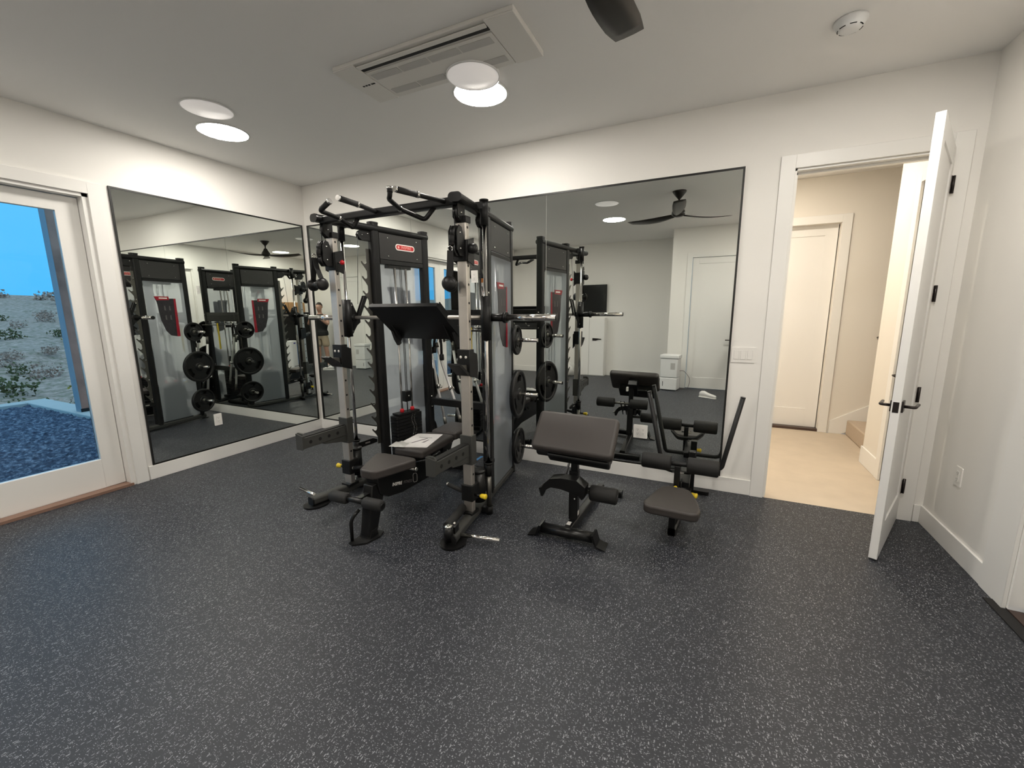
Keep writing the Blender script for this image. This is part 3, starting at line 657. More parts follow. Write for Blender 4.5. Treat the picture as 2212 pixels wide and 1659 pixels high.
    for k in range(4): part(MB().cyl((cx-.0306, -1.285+k*.082, .543), (cx+.0306, -1.285+k*.082, .543), .0135, n=14), 'arm_hole', 'slot', parent=ar)
    # --- cable carriage on the upright
    cc = part(MB().box(cx-.05, cx+.05, cy-.035, cy+.04, 1.80, 1.93), 'cable_carriage', 'frame', .004)
    for q0 in (cx-.055, cx+.048): part(MB().extr([(cy-.03, 1.80), (cy+.045, 1.775), (cy+.045, 1.95), (cy-.03, 1.93)], q0, q0+.007, lambda u, v, w: (w, u, v)), 'carriage_cheek', 'frame', parent=cc)
    part(MB().cyl((cx-s*.05, cy, 1.855), (cx-s*.085, cy, 1.855), .008, n=10), 'pin_stem', 'bolt', parent=cc)
    part(MB().lathe([(.006, 0), (.016, .004), (.018, .014), (.012, .024), (.002, .027)], (cx-s*.083, cy, 1.855), (-s, 0, 0), 16), 'pop_pin', 'red', parent=cc)
    part(MB().lathe([(.014, 0), (.030, .012), (.034, .03), (.028, .052), (.012, .06)], (cx+s*.05, cy-.01, 1.875), (s, 0, 0), 18), 'spring_drum', 'blk', parent=cc)
    for dx in (-.030, .030):
        part(MB().extr([(cy-.03, 1.83), (cy-.085, 1.825), (cy-.115, 1.86), (cy-.115, 1.97), (cy-.09, 2.01), (cy-.06, 2.0), (cy-.03, 1.93)], cx+dx-.003, cx+dx+.003, lambda u, v, w: (w, u, v)), 'swivel_cheek', 'frame', parent=cc)
        for zz in (1.87, 1.965): part(MB().ball((cx+dx*1.12, cy-.082, zz), .007, 8), 'bolt', 'bolt', parent=cc)
    for zz in (1.87, 1.965):
        part(MB().lathe([(.02, -.014), (.043, -.014), (.044, -.008), (.036, 0), (.044, .008), (.043, .014), (.02, .014)], (cx, cy-.082, zz), (1, 0, 0), 20), 'pulley', 'blk', parent=cc)
    part(MB().cyl((cx, cy-.125, 1.90), (cx, cy-.125, 1.945), .017, n=14).ball((cx, cy-.125, 1.90), .017, 10), 'cable_stopper', 'rubber', parent=cc)
    # fixed pulley under the top rail + cap of the upright
    tp = part(MB().box(cx-.045, cx+.045, cy-.03, cy+.03, 2.035, 2.075), 'upright_cap', 'frame', .003)
    part(MB().extr([(cy-.08, 2.06), (cy-.08, 2.14), (cy+.0, 2.145), (cy+.0, 2.04), (cy-.045, 2.035)], cx+.016, cx+.020, lambda u, v, w: (w, u, v)).extr([(cy-.08, 2.06), (cy-.08, 2.14), (cy+.0, 2.145), (cy+.0, 2.04), (cy-.045, 2.035)], cx-.020, cx-.016, lambda u, v, w: (w, u, v)), 'pulley_cheek', 'frame', parent=tp)
    part(MB().lathe([(.02, -.012), (.046, -.012), (.047, -.007), (.039, 0), (.047, .007), (.046, .012), (.02, .012)], (cx, cy-.045, 2.09), (1, 0, 0), 20), 'pulley', 'blk', parent=tp)
    part(MB().ball((cx+.022, cy-.045, 2.09), .007, 8), 'bolt', 'bolt', parent=tp)
    part(MB().cyl((cx, cy-.088, 1.965), (cx, cy-.088, 2.09), .003, n=6), 'cable', 'blk', parent=tp)
    # rear top pulley bracket at the front post (round-ended plate)
    pb2 = part(MB().extr([(.59, 2.06), (.67, 2.06), (.695, 2.075), (.705, 2.10), (.695, 2.125), (.67, 2.138), (.59, 2.138)], -.012, -.006, fr_h).extr([(.59, 2.06), (.67, 2.06), (.695, 2.075), (.705, 2.10), (.695, 2.125), (.67, 2.138), (.59, 2.138)], .014, .020, fr_h), 'pulley_bracket', 'frame')
    part(MB().lathe([(.015, -.010), (.033, -.010), (.034, -.006), (.028, 0), (.034, .006), (.033, .010), (.015, .010)], F(.668, .004, 2.10), F(0, 1, 0)-F(0, 0, 0), 18), 'pulley', 'blk', parent=pb2)
    part(MB().ball(F(.615, -.014, 2.115), .007, 8).ball(F(.668, -.014, 2.10), .007, 8).ball(F(.615, .022, 2.115), .007, 8), 'bolt', 'bolt', parent=pb2)
    part(MB().cyl(F(.695, .004, 2.10), F(.72, .03, 1.55), .0022, n=6), 'counterweight_cable', 'blk', parent=pb2)
    # plate pegs
    for z in (1.235, .755, .275):
        part(MB().cyl(F(0, .03, z), F(0, .262, z), .0165, n=16).cyl(F(0, .034, z), F(0, .046, z), .026, n=16), 'plate_peg', 'chrome')
    for d, z in ((-.04, 1.47), (-.04, 1.31), (-.04, .66), (-.04, .56)):
        part(MB().ball(F(d, 0, z), .009, 8).ball(F(0, -.036, z), .009, 8), 'bolt', 'bolt')
# warning label on right front post
F1 = lambda d, n, z: S(1, d, n, z)
wl_ = part(MB().box(.5912, .592, -.02, .02, 1.50, 1.72, F1), 'warning_label', 'plate'); part(MB().box(.5921, .5924, -.02, .02, 1.69, 1.72, F1), 'label_header', 'orange', parent=wl_)
# landmine sleeve on right foot
lm = part(MB().cyl(S(1, 1.195, -.062, .085), S(1, .945, -.055, .105), .030, n=18), 'landmine_sleeve', 'rubber')
part(MB().cyl(S(1, 1.265, -.02, .03), S(1, 1.265, -.02, .125), .032, n=18).box(1.19, 1.25, -.05, .02, .07, .12, F1), 'landmine_pivot', 'framesatin')
part(MB().lathe([(.03, 0), (.024, .012), (.01, .016)], S(1, 1.265, -.02, .125), (0,0,1), 18).ball(S(1, 1.215, .0, .125), .012, 8), 'pivot_cap', 'chrome')
# smith bar
BY, BZ = -.725, 1.441
part(MB().cyl((-.66, BY, BZ), (.66, BY, BZ), .0145, n=20), 'bar_shaft', 'silver')
for s in (1, -1):
    part(MB().cyl((s*.60, BY, BZ), (s*.80, BY, BZ), .027, n=20).cyl((s*.775, BY, BZ), (s*.795, BY, BZ), .037, n=20), 'bar_collar', 'framesatin')
    part(MB().cyl((s*.80, BY, BZ), (s*1.15, BY, BZ), .0215, n=24), 'bar_sleeve', 'chrome')
    part(MB().cyl((s*1.15, BY, BZ), (s*1.156, BY, BZ), .020, n=24), 'sleeve_cap', 'blk')
# cross members
part(MB().extr(rr(.06, .05, .012), -.60, .60, lambda u, v, w: (w, -.985+u, 2.155+v)), 'pull_up_beam', 'frame')
def ub(z0, z1, y0, y1, name, m='frame'): return part(MB().box(-.415, .415, y0, y1, z0, z1), name, m, .006)
ub(1.36, 1.455, -.02, .03, 'cross_beam'); ub(.575, .645, -.02, .03, 'cross_beam')
ub(1.30, 1.312, .03, .12, 'storage_shelf', 'framesatin'); ub(1.455, 1.50, .024, .03, 'shelf_back', 'framesatin')
for x in (-.33, -.2, -.07, .07, .2, .33):
    part(MB().tube(fillet([(x, .02, 1.335), (x, .09, 1.335), (x, .115, 1.365)], .02), .0055, 8), 'accessory_hook', 'bolt')
# grips of the pull-up beam
def grip(path, name):
    g = part(MB().tube(fillet(path, .022), .0145, 12), name, 'frame'); return g
for base, bend, end in (((-.055, -1.0, 2.155), (.0, -1.22, 2.152), (.015, -1.385, 2.152)), ((.515, -1.0, 2.155), (.475, -1.22, 2.152), (.436, -1.37, 2.152))):
    g = grip([base, bend, end], 'neutral_grip'); e = Vector(end); dr = (e-Vector(bend)).normalized()
    part(MB().tube([Vector(bend)+dr*.01, e-dr*.012], .0175, 12), 'grip_sleeve', 'rubber', parent=g)
    part(MB().cyl(e-dr*.012, e+dr*.004, .0165), 'grip_cap', 'chrome', parent=g)
    part(MB().cyl(Vector(bend)-dr*.004, Vector(bend)+dr*.012, .0185), 'grip_collar', 'chrome', parent=g)
for pts in ([(-.24, -.985, 2.14), (-.277, -1.0, 2.07), (-.265, -1.13, 2.112), (-.247, -1.30, 2.125), (-.154, -1.30, 2.17)],
            [(.42, -.985, 2.14), (.35, -1.0, 2.066), (.263, -1.13, 2.115), (.30, -1.27, 2.138), (.336, -1.30, 2.143), (.339, -1.30, 2.186)]):
    g = grip(pts, 'angled_grip'); a, b = Vector(pts[-2]), Vector(pts[-1]); dr = (b-a).normalized()
    part(MB().tube([a+dr*.02, b-dr*.004], .0165, 12), 'grip_sleeve', 'rubber', parent=g)
    part(MB().cyl(b-dr*.006, b+dr*.008, .0185), 'grip_cap', 'chrome', parent=g)
    part(MB().ball(pts[2], .019, 10), 'grip_joint', 'chrome', parent=g)

# ------------------------------------------------------------------ things on the machine
def weight_plate(s, z, R, n0, label, thick=.032):
    """grip plate: ring + web + hub with cut-out slots"""
    c = l2w(S(s, 0, n0, z)); ax = l2w(S(s, 0, 1, 0)) - l2w(S(s, 0, 0, 0))
    o = empty('weight_plate', c, label=label, cat='weight plate')
    up = V(0,0,1); sd_ = ax.cross(up).normalized(); nseg = 48; t = thick/2
    fr = lambda r, a, h: sd_*(r*math.cos(a)) + up*(r*math.sin(a)) + ax*h
    MB().lathe([(R*.86, -t), (R*.97, -t), (R, -t*.6), (R, t*.6), (R*.97, t), (R*.86, t), (R*.83, t*.5), (R*.83, -t*.5), (R*.86, -t)], (0,0,0), ax, nseg).build('rim', MT['iron'], o)
    MB().lathe([(.0145, -t), (.05, -t), (.058, -t*.6), (.058, t*.6), (.05, t), (.0145, t), (.0145, -t)], (0,0,0), ax, 24).build('hub', MT['iron'], o)
    MB().lathe([(.0135, t*.9), (.027, t*1.05), (.027, t*1.1), (.0135, t*1.1)], (0,0,0), ax, 20).build('hub_ring', MT['hook'], o)
    # web: leave three arc slots (handles)
    web = MB(); w = t*.45; ri, ro = .05, R*.85; s0, s1 = R*.55, R*.80; half = .42
    mids = [PI/2, PI/2+2*PI/3, PI/2+4*PI/3]
    def inslot(a): return any(abs((a-m_+PI) % (2*PI)-PI) < half for m_ in mids)
    def seg(r0, r1, a0, a1):
        vv = [fr(r, a, h) for r in (r0, r1) for a in (a0, a1) for h in (-w, w)]
        web.add(vv, [(0,1,3,2),(4,6,7,5),(0,4,5,1),(2,3,7,6),(0,2,6,4),(1,5,7,3)])
    K = 60
    for k in range(K):
        a0, a1 = 2*PI*k/K, 2*PI*(k+1)/K; am = (a0+a1)/2
        if inslot(am): seg(ri, s0, a0, a1); seg(s1, ro, a0, a1)
        else: seg(ri, ro, a0, a1)
    web.build('web', MT['iron'], o)
    return o
nm = {1: 'right', -1: 'left'}
for s in (1, -1):
    weight_plate(s, 1.235, .130, .075, 'small black grip plate on the top peg of the %s tower' % nm[s], .026)
    weight_plate(s, .755, .215, .085, 'largest black grip plate on the middle peg of the %s tower' % nm[s], .038)
    weight_plate(s, .275, .165, .085, 'medium black grip plate on the lowest peg of the %s tower' % nm[s], .034)
def Wp(p): return l2w(p)
# leg-press plate hung on the smith bar
lp = empty('foot_press_plate', Wp((0, -.72, 1.40)), -MTH, label='tilted black steel foot press plate hung from the smith bar', cat='plate')
O = V(0, -.72, 1.40)
fr = lambda u, v, w: V(u, -.855+.30*v, 1.512-.245*v) + V(0, -.245, -.30).normalized()*(-w+.0) - O
MB().box(-.31, .31, 0, 1, 0, .012, fr).build('press_face', MT['framesatin'], lp, bevel=.002)
for x0, x1 in ((-.318, -.310), (.310, .318)): MB().box(x0, x1, 0, 1, -.0, .05, fr).build('side_flange', MT['frame'], lp)
MB().box(-.318, .318, -.04, 0, -.0, .03, fr).build('top_lip', MT['frame'], lp)
for x in (-.25, .25):
    MB().extr([(-.80, 1.48), (-.71, 1.475), (-.69, 1.44), (-.71, 1.40), (-.60, 1.25), (-.585, 1.27), (-.66, 1.36), (-.66, 1.40)], x-.006, x+.006, lambda u, v, w: V(w, u, v)-O).build('bar_hook', MT['frame'], lp)
    MB().extr([(-.64, 1.33), (-.56, 1.28), (-.545, 1.225), (-.575, 1.21), (-.61, 1.26)], x*1.2-.012, x*1.2+.012, lambda u, v, w: V(w, u, v)-O).build('hook_arm', MT['rubber'], lp)
# stirrup handles hanging on the cables
def stirrup(top, grip_c, axis, label):
    o = empty('stirrup_attachment', Wp(grip_c), -MTH, label=label, cat='cable attachment'); g = Vector(grip_c); ax = Vector(axis).normalized(); T = Vector(top)-g; h = .070
    ends = (ax*h, -ax*h); side_ = ax.cross(V(0,0,1)).normalized()
    for e in ends:
        p = [e + V(0,0,-.022), e + V(0,0,.03), T*.6 + e*.35, T + e*.08]
        mb = MB()
        for i in range(3):
            a, b = p[i], p[i+1]; wv = side_*.019; tv = ax*.0016
            mb.add([a-wv-tv, a+wv-tv, a+wv+tv, a-wv+tv, b-wv-tv, b+wv-tv, b+wv+tv, b-wv+tv], [(0,1,2,3),(4,5,6,7),(0,1,5,4),(1,2,6,5),(2,3,7,6),(3,0,4,7)])
        mb.build('strap', MT['strap'], o)
    MB().lathe([(.004, -.090), (.034, -.088), (.046, -.077), (.046, -.066), (.034, -.056), (.020, -.046), (.022, 0), (.020, .046), (.034, .056), (.046, .066), (.046, .077), (.034, .088), (.004, .090)], (0,0,0), ax, 24).build('grip', MT['blk'], o)
    MB().tube([T + V(0,0,.0)+side_*.014*math.cos(t) + V(0,0,.016*math.sin(t)+.012) for t in [i*PI/5 for i in range(11)]], .0035, 8).build('carabiner', MT['chrome'], o)
    return o
stirrup((-.640, -1.05, 1.885), (-.622, -1.052, 1.690), (1, -.25, 0), 'black stirrup cable handle hanging from the left upright')
stirrup((.572, -1.05, 1.855), (.566, -1.055, 1.652), (.5, -.85, 0), 'black stirrup cable handle hanging from the right upright')
# triceps rope
ro = empty('triceps_rope', Wp((-.385, .10, 1.35)), -MTH, label='black triceps rope hanging on the rear cross beam', cat='rope')
for dx, zl in ((-.05, -.25), (.035, -.32)):
    MB().tube([(0, 0, -.02), (dx*.6, 0, -.08), (dx, 0, -.18), (dx*1.05, .0, zl)], .0125, 10).build('rope_strand', MT['strap'], ro)
    MB().lathe([(.013, .055), (.022, .045), (.024, .0), (.022, -.01), (.004, -.012)], (dx*1.05, 0, zl-.01), (0,0,1), 16).build('rope_end', MT['blk'], ro)
MB().cyl((0,0,-.03), (0,0,.005), .015).build('rope_ferrule', MT['chrome'], ro)
# chrome bars hanging by one end
def hang_bar(x, pts, label, sw):
    o = empty('cable_bar', Wp((x, .115, 1.33)), -MTH, label=label, cat='bar')
    MB().tube(fillet(pts, .05), .0145, 12).build('bar', MT['barmetal'], o)
    MB().tube([Vector(pts[0])+V(0,0,.0), Vector(pts[0])*.78+Vector(pts[1])*.22], .0165, 12).build('grip', MT['hook'], o)
    MB().tube([Vector(pts[-1]), Vector(pts[-1])*.75+Vector(pts[-2])*.25], .0165, 12).build('grip', MT['hook'], o)
    MB().tube([Vector(sw)+V(.02*math.cos(t)+.025, 0, .016*math.sin(t)) for t in [i*PI/5 for i in range(11)]], .005, 8).lathe([(.02, -.02), (.02, .02)], sw, (0,0,1), 14).build('swivel', MT['chrome'], o)
    MB().tube([(0, -.01, .03), (0, 0, .0), Vector(pts[0])], .0025, 6).build('hanging_cord', MT['blk'], o)
hang_bar(-.33, [(-.09, .0, -.15), (-.03, .005, -.36), (.08, .01, -.66), (.17, .01, -.94)], 'chrome angled cable bar hanging at the back of the machine', (.055, .008, -.60))
hang_bar(-.42, [(-.115, .05, -.17), (-.04, .05, -.62), (.05, .05, -1.02)], 'straight chrome cable bar hanging next to the left tower', (-.03, .05, -.6))
yb = thing(MB().box(-.014, .014, -.006, .006, -.40, 0), 'webbing_strap', MT['yellow'], 'yellow strap hanging beside the chrome cable bars', 'strap'); yb.location = Wp((-.02, .118, 1.335))
# ================================================================== BENCH
BL = (2.505, -1.2, 0); BRZ = .045
bench = empty('weight_bench', BL, BRZ, label='adjustable black padded weight bench inside the machine', cat='bench')
def bp(mb, name, m, bevel=0, parent=None, **k): return mb.build(name, MT[m], parent or bench, bevel, **k)
def pad(poly, z0, z1, name, parent, m='vinyl', bev=.018, fr=None):
    o = MB().extr(poly, z0, z1, fr).build(name, MT[m], parent, bev, 4); return o
seat = [(-.07, -.545), (-.045, -.565), (.045, -.565), (.07, -.545), (.11, -.45), (.15, -.34), (.175, -.275), (.165, -.25), (.12, -.235), (-.12, -.235), (-.165, -.25), (-.175, -.275), (-.15, -.34), (-.11, -.45)]
pad(seat, .40, .462, 'seat_pad', bench)
pad(rr(.27, .46, .03, cx=0, cy=.105), .405, .468, 'back_pad', bench)
pad(rr(.255, .33, .03, cx=0, cy=.535), .405, .470, 'head_pad', bench)
beam = bp(MB().extr([(-.52, .36), (-.50, .28), (-.42, .225), (-.27, .195), (.47, .165), (.70, .10), (.74, .15), (.45, .30), (-.2, .385), (-.52, .395)], -.05, .05, lambda u, v, w: (w, u, v)), 'main_beam', 'blk', .006)
bp(MB().box(-.06, .06, -.05, .62, .375, .404), 'back_support', 'framesatin', .004)
bp(MB().extr([(-.62, .02), (-.54, .02), (-.44, .30), (-.50, .36), (-.56, .36)], -.038, .038, lambda u, v, w: (w, u, v)), 'front_leg', 'blk', .005)
bp(MB().tube(fillet([(.0, -.36, .33), (.0, -.43, .31), (.0, -.475, .22), (.0, -.53, .06)], .05), .03, 14), 'leg_tube', 'framesatin')
ft = bp(MB().extr([(-.06, -.70), (-.02, -.715), (.05, -.66), (.075, -.56), (.055, -.50), (-.03, -.505), (-.055, -.56)], 0, .012).extr([(-.62, .012), (-.54, .012), (-.55, .06), (-.60, .06)], -.045, .045, lambda u, v, w: (w, u, v)), 'front_foot', 'frame')
bp(MB().tube(fillet([(-.055, -.675, .012), (-.055, -.675, .16), (-.03, -.62, .21)], .04), .012, 12), 'handle_loop', 'framesatin')
rb = bp(MB().cyl((-.235, -.655, .29), (.20, -.655, .29), .018, n=16).box(-.02, .02, -.655, -.54, .27, .31), 'roller_bar', 'framesatin')
for x0, x1 in ((-.225, -.085), (.05, .195)):
    bp(MB().lathe([(.018, 0), (.031, .002), (.037, .012), (.037, (x1-x0)-.014), (.031, x1-x0-.002), (.018, x1-x0)], (x0, -.655, .29), (1,0,0), 20), 'foam_roller', 'rubber', parent=rb)
bp(MB().extr([(.60, .24), (.66, .20), (.74, .02), (.68, .02)], -.03, .03, lambda u, v, w: (w, u, v)), 'rear_leg', 'blk', .005)
bp(MB().extr(rr(.06, .05, .015, cx=.71, cy=.03), -.26, .26, lambda u, v, w: (w, u, v)), 'rear_foot', 'frame')
for x in (-.27, .27): bp(MB().cyl((x-.012, .71, .032), (x+.012, .71, .032), .032, n=18), 'wheel', 'blk')
# ladder of adjustment hooks
bp(MB().extr([(.10, .375), (.14, .30), (.20, .30), (.42, .365)], .046, .054, lambda u, v, w: (w, u, v)).extr([(.26, .34), (.30, .30), (.33, .34), (.37, .30), (.40, .345), (.42, .38), (.26, .38)], .055, .063, lambda u, v, w: (w, u, v)), 'adjust_ladder', 'framesatin')
bp(MB().tube([(.05, -.26, .385), (.16, -.26, .385)], .012).cyl((.16, -.26, .385), (.175, -.26, .385), .014), 'seat_pin', 'bolt')
bp(MB().tube([(.05, -.14, .37), (.16, -.10, .40), (.19, .02, .425)], .011, 10), 'side_handle', 'framesatin')
# lettering on the beam side
lu = (0, 1, -.25)
text('INSPIRE', .032, MT['badge_text'] if False else MT['plate'], bench, (.0505, -.325, .283), lu, (0, 0, 1), bold=.0006)
text('FITNESS', .030, MT['print_grey'], bench, (.0505, -.205, .253), lu, (0, 0, 1))
bp(MB().tube([V(.0508, -.118 + .026*a, .250 + .034*b - .006*a) for a, b in ((-.6,-1),(.6,-1),(.9,-.7),(.9,.7),(.6,1),(-.6,1),(-.9,.7),(-.9,-.7),(-.6,-1))], .0009, 6), 'logo_outline', 'plate')
# booklet lying on the pad
bk = empty('manual_booklet', (2.475, -1.11, .470), 0, label='white printed assembly manual lying on the bench pad', cat='booklet')
q4 = [(-.09, -.22), (.15, -.13), (.066, .20), (-.125, .14)]
MB().extr([(x*1.0, y) for x, y in q4], 0, .004).build('page_stack', MT['paper'], bk)
MB().extr([(x*.96-.012, y*.96-.008) for x, y in q4], .0042, .0065).build('cover_page', MT['paper'], bk)
MB().extr([(-.03, -.10), (-.012, -.095), (.03, .05), (.014, .052)], .0066, .007).extr([(-.06, .045), (.05, .07), (.05, .078), (-.06, .055)], .0066, .007).extr([(.045, -.06), (.065, -.05), (.06, .02), (.05, .02)], .0066, .007).build('cover_drawing', MT['ink'], bk)
bgm = MB(); Nn = 9
for i in range(Nn):
    for j in range(Nn):
        u, v = i/(Nn-1), j/(Nn-1); x = -.125 + u*.12 - .03*v; y = -.24 + v*.12 + u*.03
        bgm.v.append((x, y, .003 + .010*math.sin(u*9+v*4)*math.sin(v*8)*math.sin(PI*u) + .004 + .012*math.sin(PI*v)*math.sin(PI*u)))
for i in range(Nn-1):
    for j in range(Nn-1): bgm.f.append((i*Nn+j, (i+1)*Nn+j, (i+1)*Nn+j+1, i*Nn+j+1)); bgm.sm.append(True)
bgm.build('plastic_sleeve', MT['bag'], bk)
thing(MB().box(-.015, .015, -.065, .065, 0, .0008), 'tape_strip', MT['tape'], 'short strip of blue tape on the floor by the mirror', 'tape').location = (2.445, -.157, .0005)

# ================================================================== PREACHER CURL STAND
pr_ = empty('preacher_curl_stand', (3.745, -1.0, 0), label='preacher curl stand with sloped brown-black arm pad', cat='gym stand')
PO = V(3.745, -1.0, 0)
def pp(mb, name, m, bevel=0, parent=None, seg=2):
    mb.v = [tuple(Vector(v)-PO) for v in mb.v]; return mb.build(name, MT[m], parent or pr_, bevel, seg)
ff = pp(MB().tube([(3.57, -1.262, .05), (3.915, -1.25, .05)], .035, 18, flat=(.95, 1.15)), 'front_foot_tube', 'framesatin')
for sg, x0, x1, y in ((-1, 3.575, 3.495, -1.30), (1, 3.912, 4.012, -1.285)):
    pp(MB().extr([(0, .085), (.012, .088), (.035, .02), (.09, .006), (.09, 0), (.03, .012), (.004, .06)], -.05, .05, lambda u, v, w, sg=sg, x0=x0, y=y: (x0+sg*u, y+.035+w, v)), 'foot_wing', 'framesatin')
pp(MB().extr(rr(.055, .06, .01, cy=.05), -1.26, -.46, lambda u, v, w: (3.738+(w+1.26)*.045+u, w, v)), 'base_rail', 'framesatin')
pp(MB().extr(rr(.07, .05, .015, cx=-.47, cy=.03), 3.60, 3.95, lambda u, v, w: (w, u, v)), 'rear_foot_tube', 'framesatin')
pp(MB().extr(rr(.062, .056, .008, cx=3.735, cy=-1.085), .07, .42).extr(rr(.048, .044, .006, cx=3.738, cy=-1.085), .42, .63), 'post', 'blk')
pp(MB().box(3.722, 3.748, -1.215, -1.17, .081, .0825), 'spec_label', 'plate'); pp(MB().box(3.766, 3.768, -1.10, -1.07, .10, .13), 'spec_label', 'plate')
# pad (sloped)
c = V(3.757, -1.19, .715); ux = V(1, 0, -.02).normalized(); uy = V(0, .70, .714).normalized(); uz = ux.cross(uy)
fr = lambda u, v, w: c + ux*u + uy*v + uz*w
pp(MB().extr(rr(.535, .285, .03), -.07, 0.0, fr), 'arm_pad', 'vinyl', .022, seg=4)
pp(MB().box(-.165, .24, -.155, -.02, -.155, -.07, fr), 'pad_bracket', 'blk', .012)
pp(MB().box(-.05, .05, -.09, .09, -.16, -.07, fr), 'pad_mount', 'blk', .005)
for (x, z, n) in ((3.60, .0, 0), (3.92, .0, 1)):
    pass
# upper rollers behind
ur = pp(MB().cyl((3.40, -.90, .475), (3.94, -.90, .475), .014, n=14), 'roller_bar', 'hook')
for x0, x1 in ((3.395, 3.59), (3.755, 3.945)):
    pp(MB().lathe([(.014, 0), (.046, .002), (.052, .01), (.052, x1-x0-.01), (.046, x1-x0-.002), (.014, x1-x0)], (x0, -.90, .475), (1,0,0), 22), 'foam_roller', 'rubber', parent=ur)
pp(MB().extr([(-.90, .46), (-.885, .50), (-1.06, .36), (-1.06, .31)], 3.655, 3.663, lambda u, v, w: (w, u, v)).extr([(-.90, .46), (-.885, .50), (-1.06, .36), (-1.06, .31)], 3.695, 3.703, lambda u, v, w: (w, u, v)), 'roller_arm', 'framesatin')
pp(MB().box(3.70, 3.72, -1.0, -.96, .60, .645), 'spec_label', 'plate')
# lower roller and curved catch plate
lr = pp(MB().cyl((3.72, -1.10, .285), (4.03, -1.10, .285), .014, n=14), 'roller_bar', 'hook')
pp(MB().lathe([(.014, 0), (.047, .002), (.053, .01), (.053, .17), (.047, .178), (.014, .18)], (3.85, -1.10, .285), (1,0,0), 22), 'foam_roller', 'rubber', parent=lr)
prof_o = [(3.528, .30), (3.54, .25), (3.556, .25), (3.578, .30), (3.60, .318), (3.66, .322), (3.757, .305), (3.80, .295), (3.82, .27), (3.838, .285), (3.845, .352), (3.786, .393), (3.676, .392), (3.60, .375), (3.565, .335), (3.545, .305)]
# build as strip of quads between outer and inner lines
inn = [(3.54, .25), (3.556, .25), (3.58, .302), (3.61, .322), (3.68, .322), (3.76, .306), (3.80, .296), (3.822, .272)]
outl = [(3.526, .298), (3.545, .305), (3.563, .335), (3.60, .374), (3.676, .391), (3.786, .392), (3.843, .352), (3.838, .285)]
cp = MB()
for i in range(7):
    cp.extr([inn[i], inn[i+1], outl[i+1], outl[i]], -1.215, -1.205, lambda u, v, w: (u, w, v))
    cp.extr([outl[i], outl[i+1], (outl[i+1][0], outl[i+1][1]+.006), (outl[i][0], outl[i][1]+.006)], -1.215, -1.125, lambda u, v, w: (u, w, v))
pp(cp, 'catch_plate', 'framesatin')
pp(MB().box(3.75, 3.80, -1.205, -1.10, .30, .36), 'catch_arm', 'framesatin', .004)
pp(MB().ball((3.80, -1.13, .37), .014, 10).ball((3.775, -1.21, .27), .006, 8), 'bolt', 'bolt')

# ================================================================== LAT / ROW SEAT
ls = empty('lat_pulldown_seat', (4.38, -.6, 0), label='low black seat with twin foam rollers by the mirror', cat='gym seat'); LO = V(4.38, -.6, 0)
def lpn(mb, name, m, bevel=0, parent=None, seg=2):
    mb.v = [tuple(Vector(v)-LO) for v in mb.v]; return mb.build(name, MT[m], parent or ls, bevel, seg)
se = []
for x, y in ((-.170, -.10), (-.162, -.145), (-.12, -.158), (.11, -.165), (.15, -.152), (.16, -.105), (.145, -.02), (.115, .07), (.09, .125), (.05, .14), (-.04, .145), (-.085, .13), (-.115, .075), (-.14, -.01)): se.append((4.358+x*1.04, -.865+y*1.28))
lpn(MB().extr(se, .192, .252), 'seat_pad', 'vinyl', .016, seg=4)
lpn(MB().extr([(-.93, .2), (-.80, .2), (-.84, .1), (-.89, .0), (-.93, 0)], 4.338, 4.378, lambda u, v, w: (w, u, v)), 'seat_stem', 'framesatin')
lpn(MB().extr(rr(.05, .05, .01, cy=.03), -.93, -.14, lambda u, v, w: (4.36+(w+.93)*.09+u, w, v)), 'base_rail', 'framesatin')
lpn(MB().extr(rr(.30, .06, .02, cx=4.43, cy=-.13), 0, .03), 'rear_foot', 'framesatin')
lpn(MB().box(4.415, 4.465, -.19, -.13, .03, .36), 'rear_post', 'framesatin', .004)
lpn(MB().box(4.335, 4.375, -.60, -.54, .09, .37).box(4.38, 4.39, -.60, -.50, .09, .25), 'roller_post', 'frame', .003)
lpn(MB().box(4.36, 4.44, -.56, -.14, .20, .245), 'seat_beam', 'framesatin', .004)
kn = lpn(MB().cyl((4.352, -.60, .225), (4.352, -.63, .222), .009, n=12), 'pin_stem', 'blk')
lpn(MB().lathe([(.010, 0), (.015, .012), (.016, .024), (.021, .036), (.014, .042)], (4.352, -.625, .224), (0, -1, -.1), 16), 'pull_knob', 'yellow', parent=kn)
kn2 = lpn(MB().cyl((4.385, -.53, .168), (4.46, -.55, .155), .008, n=12), 'pin_stem', 'blk')
lpn(MB().lathe([(.010, 0), (.015, .012), (.016, .03), (.021, .044), (.014, .05)], (4.45, -.547, .157), (1, -.25, -.12), 16), 'pull_knob', 'yellow', parent=kn2)
lpn(MB().cyl((4.315, -.57, .315), (4.40, -.57, .315), .008, n=10), 'cross_pin', 'bolt')
rbar = lpn(MB().cyl((4.104, -.575, .383), (4.625, -.575, .383), .016, n=16), 'roller_bar', 'frame')
for x0, x1 in ((4.104, 4.31), (4.416, 4.625)):
    lpn(MB().lathe([(.016, 0), (.052, .002), (.058, .012), (.058, x1-x0-.012), (.052, x1-x0-.002), (.016, x1-x0)], (x0, -.575, .383), (1,0,-.01), 24), 'foam_roller', 'rubber', parent=rbar)
lpn(MB().tube(fillet([(4.23, -.50, .335), (4.28, -.47, .285), (4.44, -.47, .285), (4.50, -.50, .335)], .05), .013, 10), 'lower_handle', 'frame')
lpn(MB().tube(fillet([(4.082, -.165, .821), (4.205, -.165, .25), (4.22, -.165, .235), (4.62, -.165, .235), (4.655, -.165, .255), (4.76, -.165, .826)], .07), .0175, 16), 'dip_handle', 'frame')
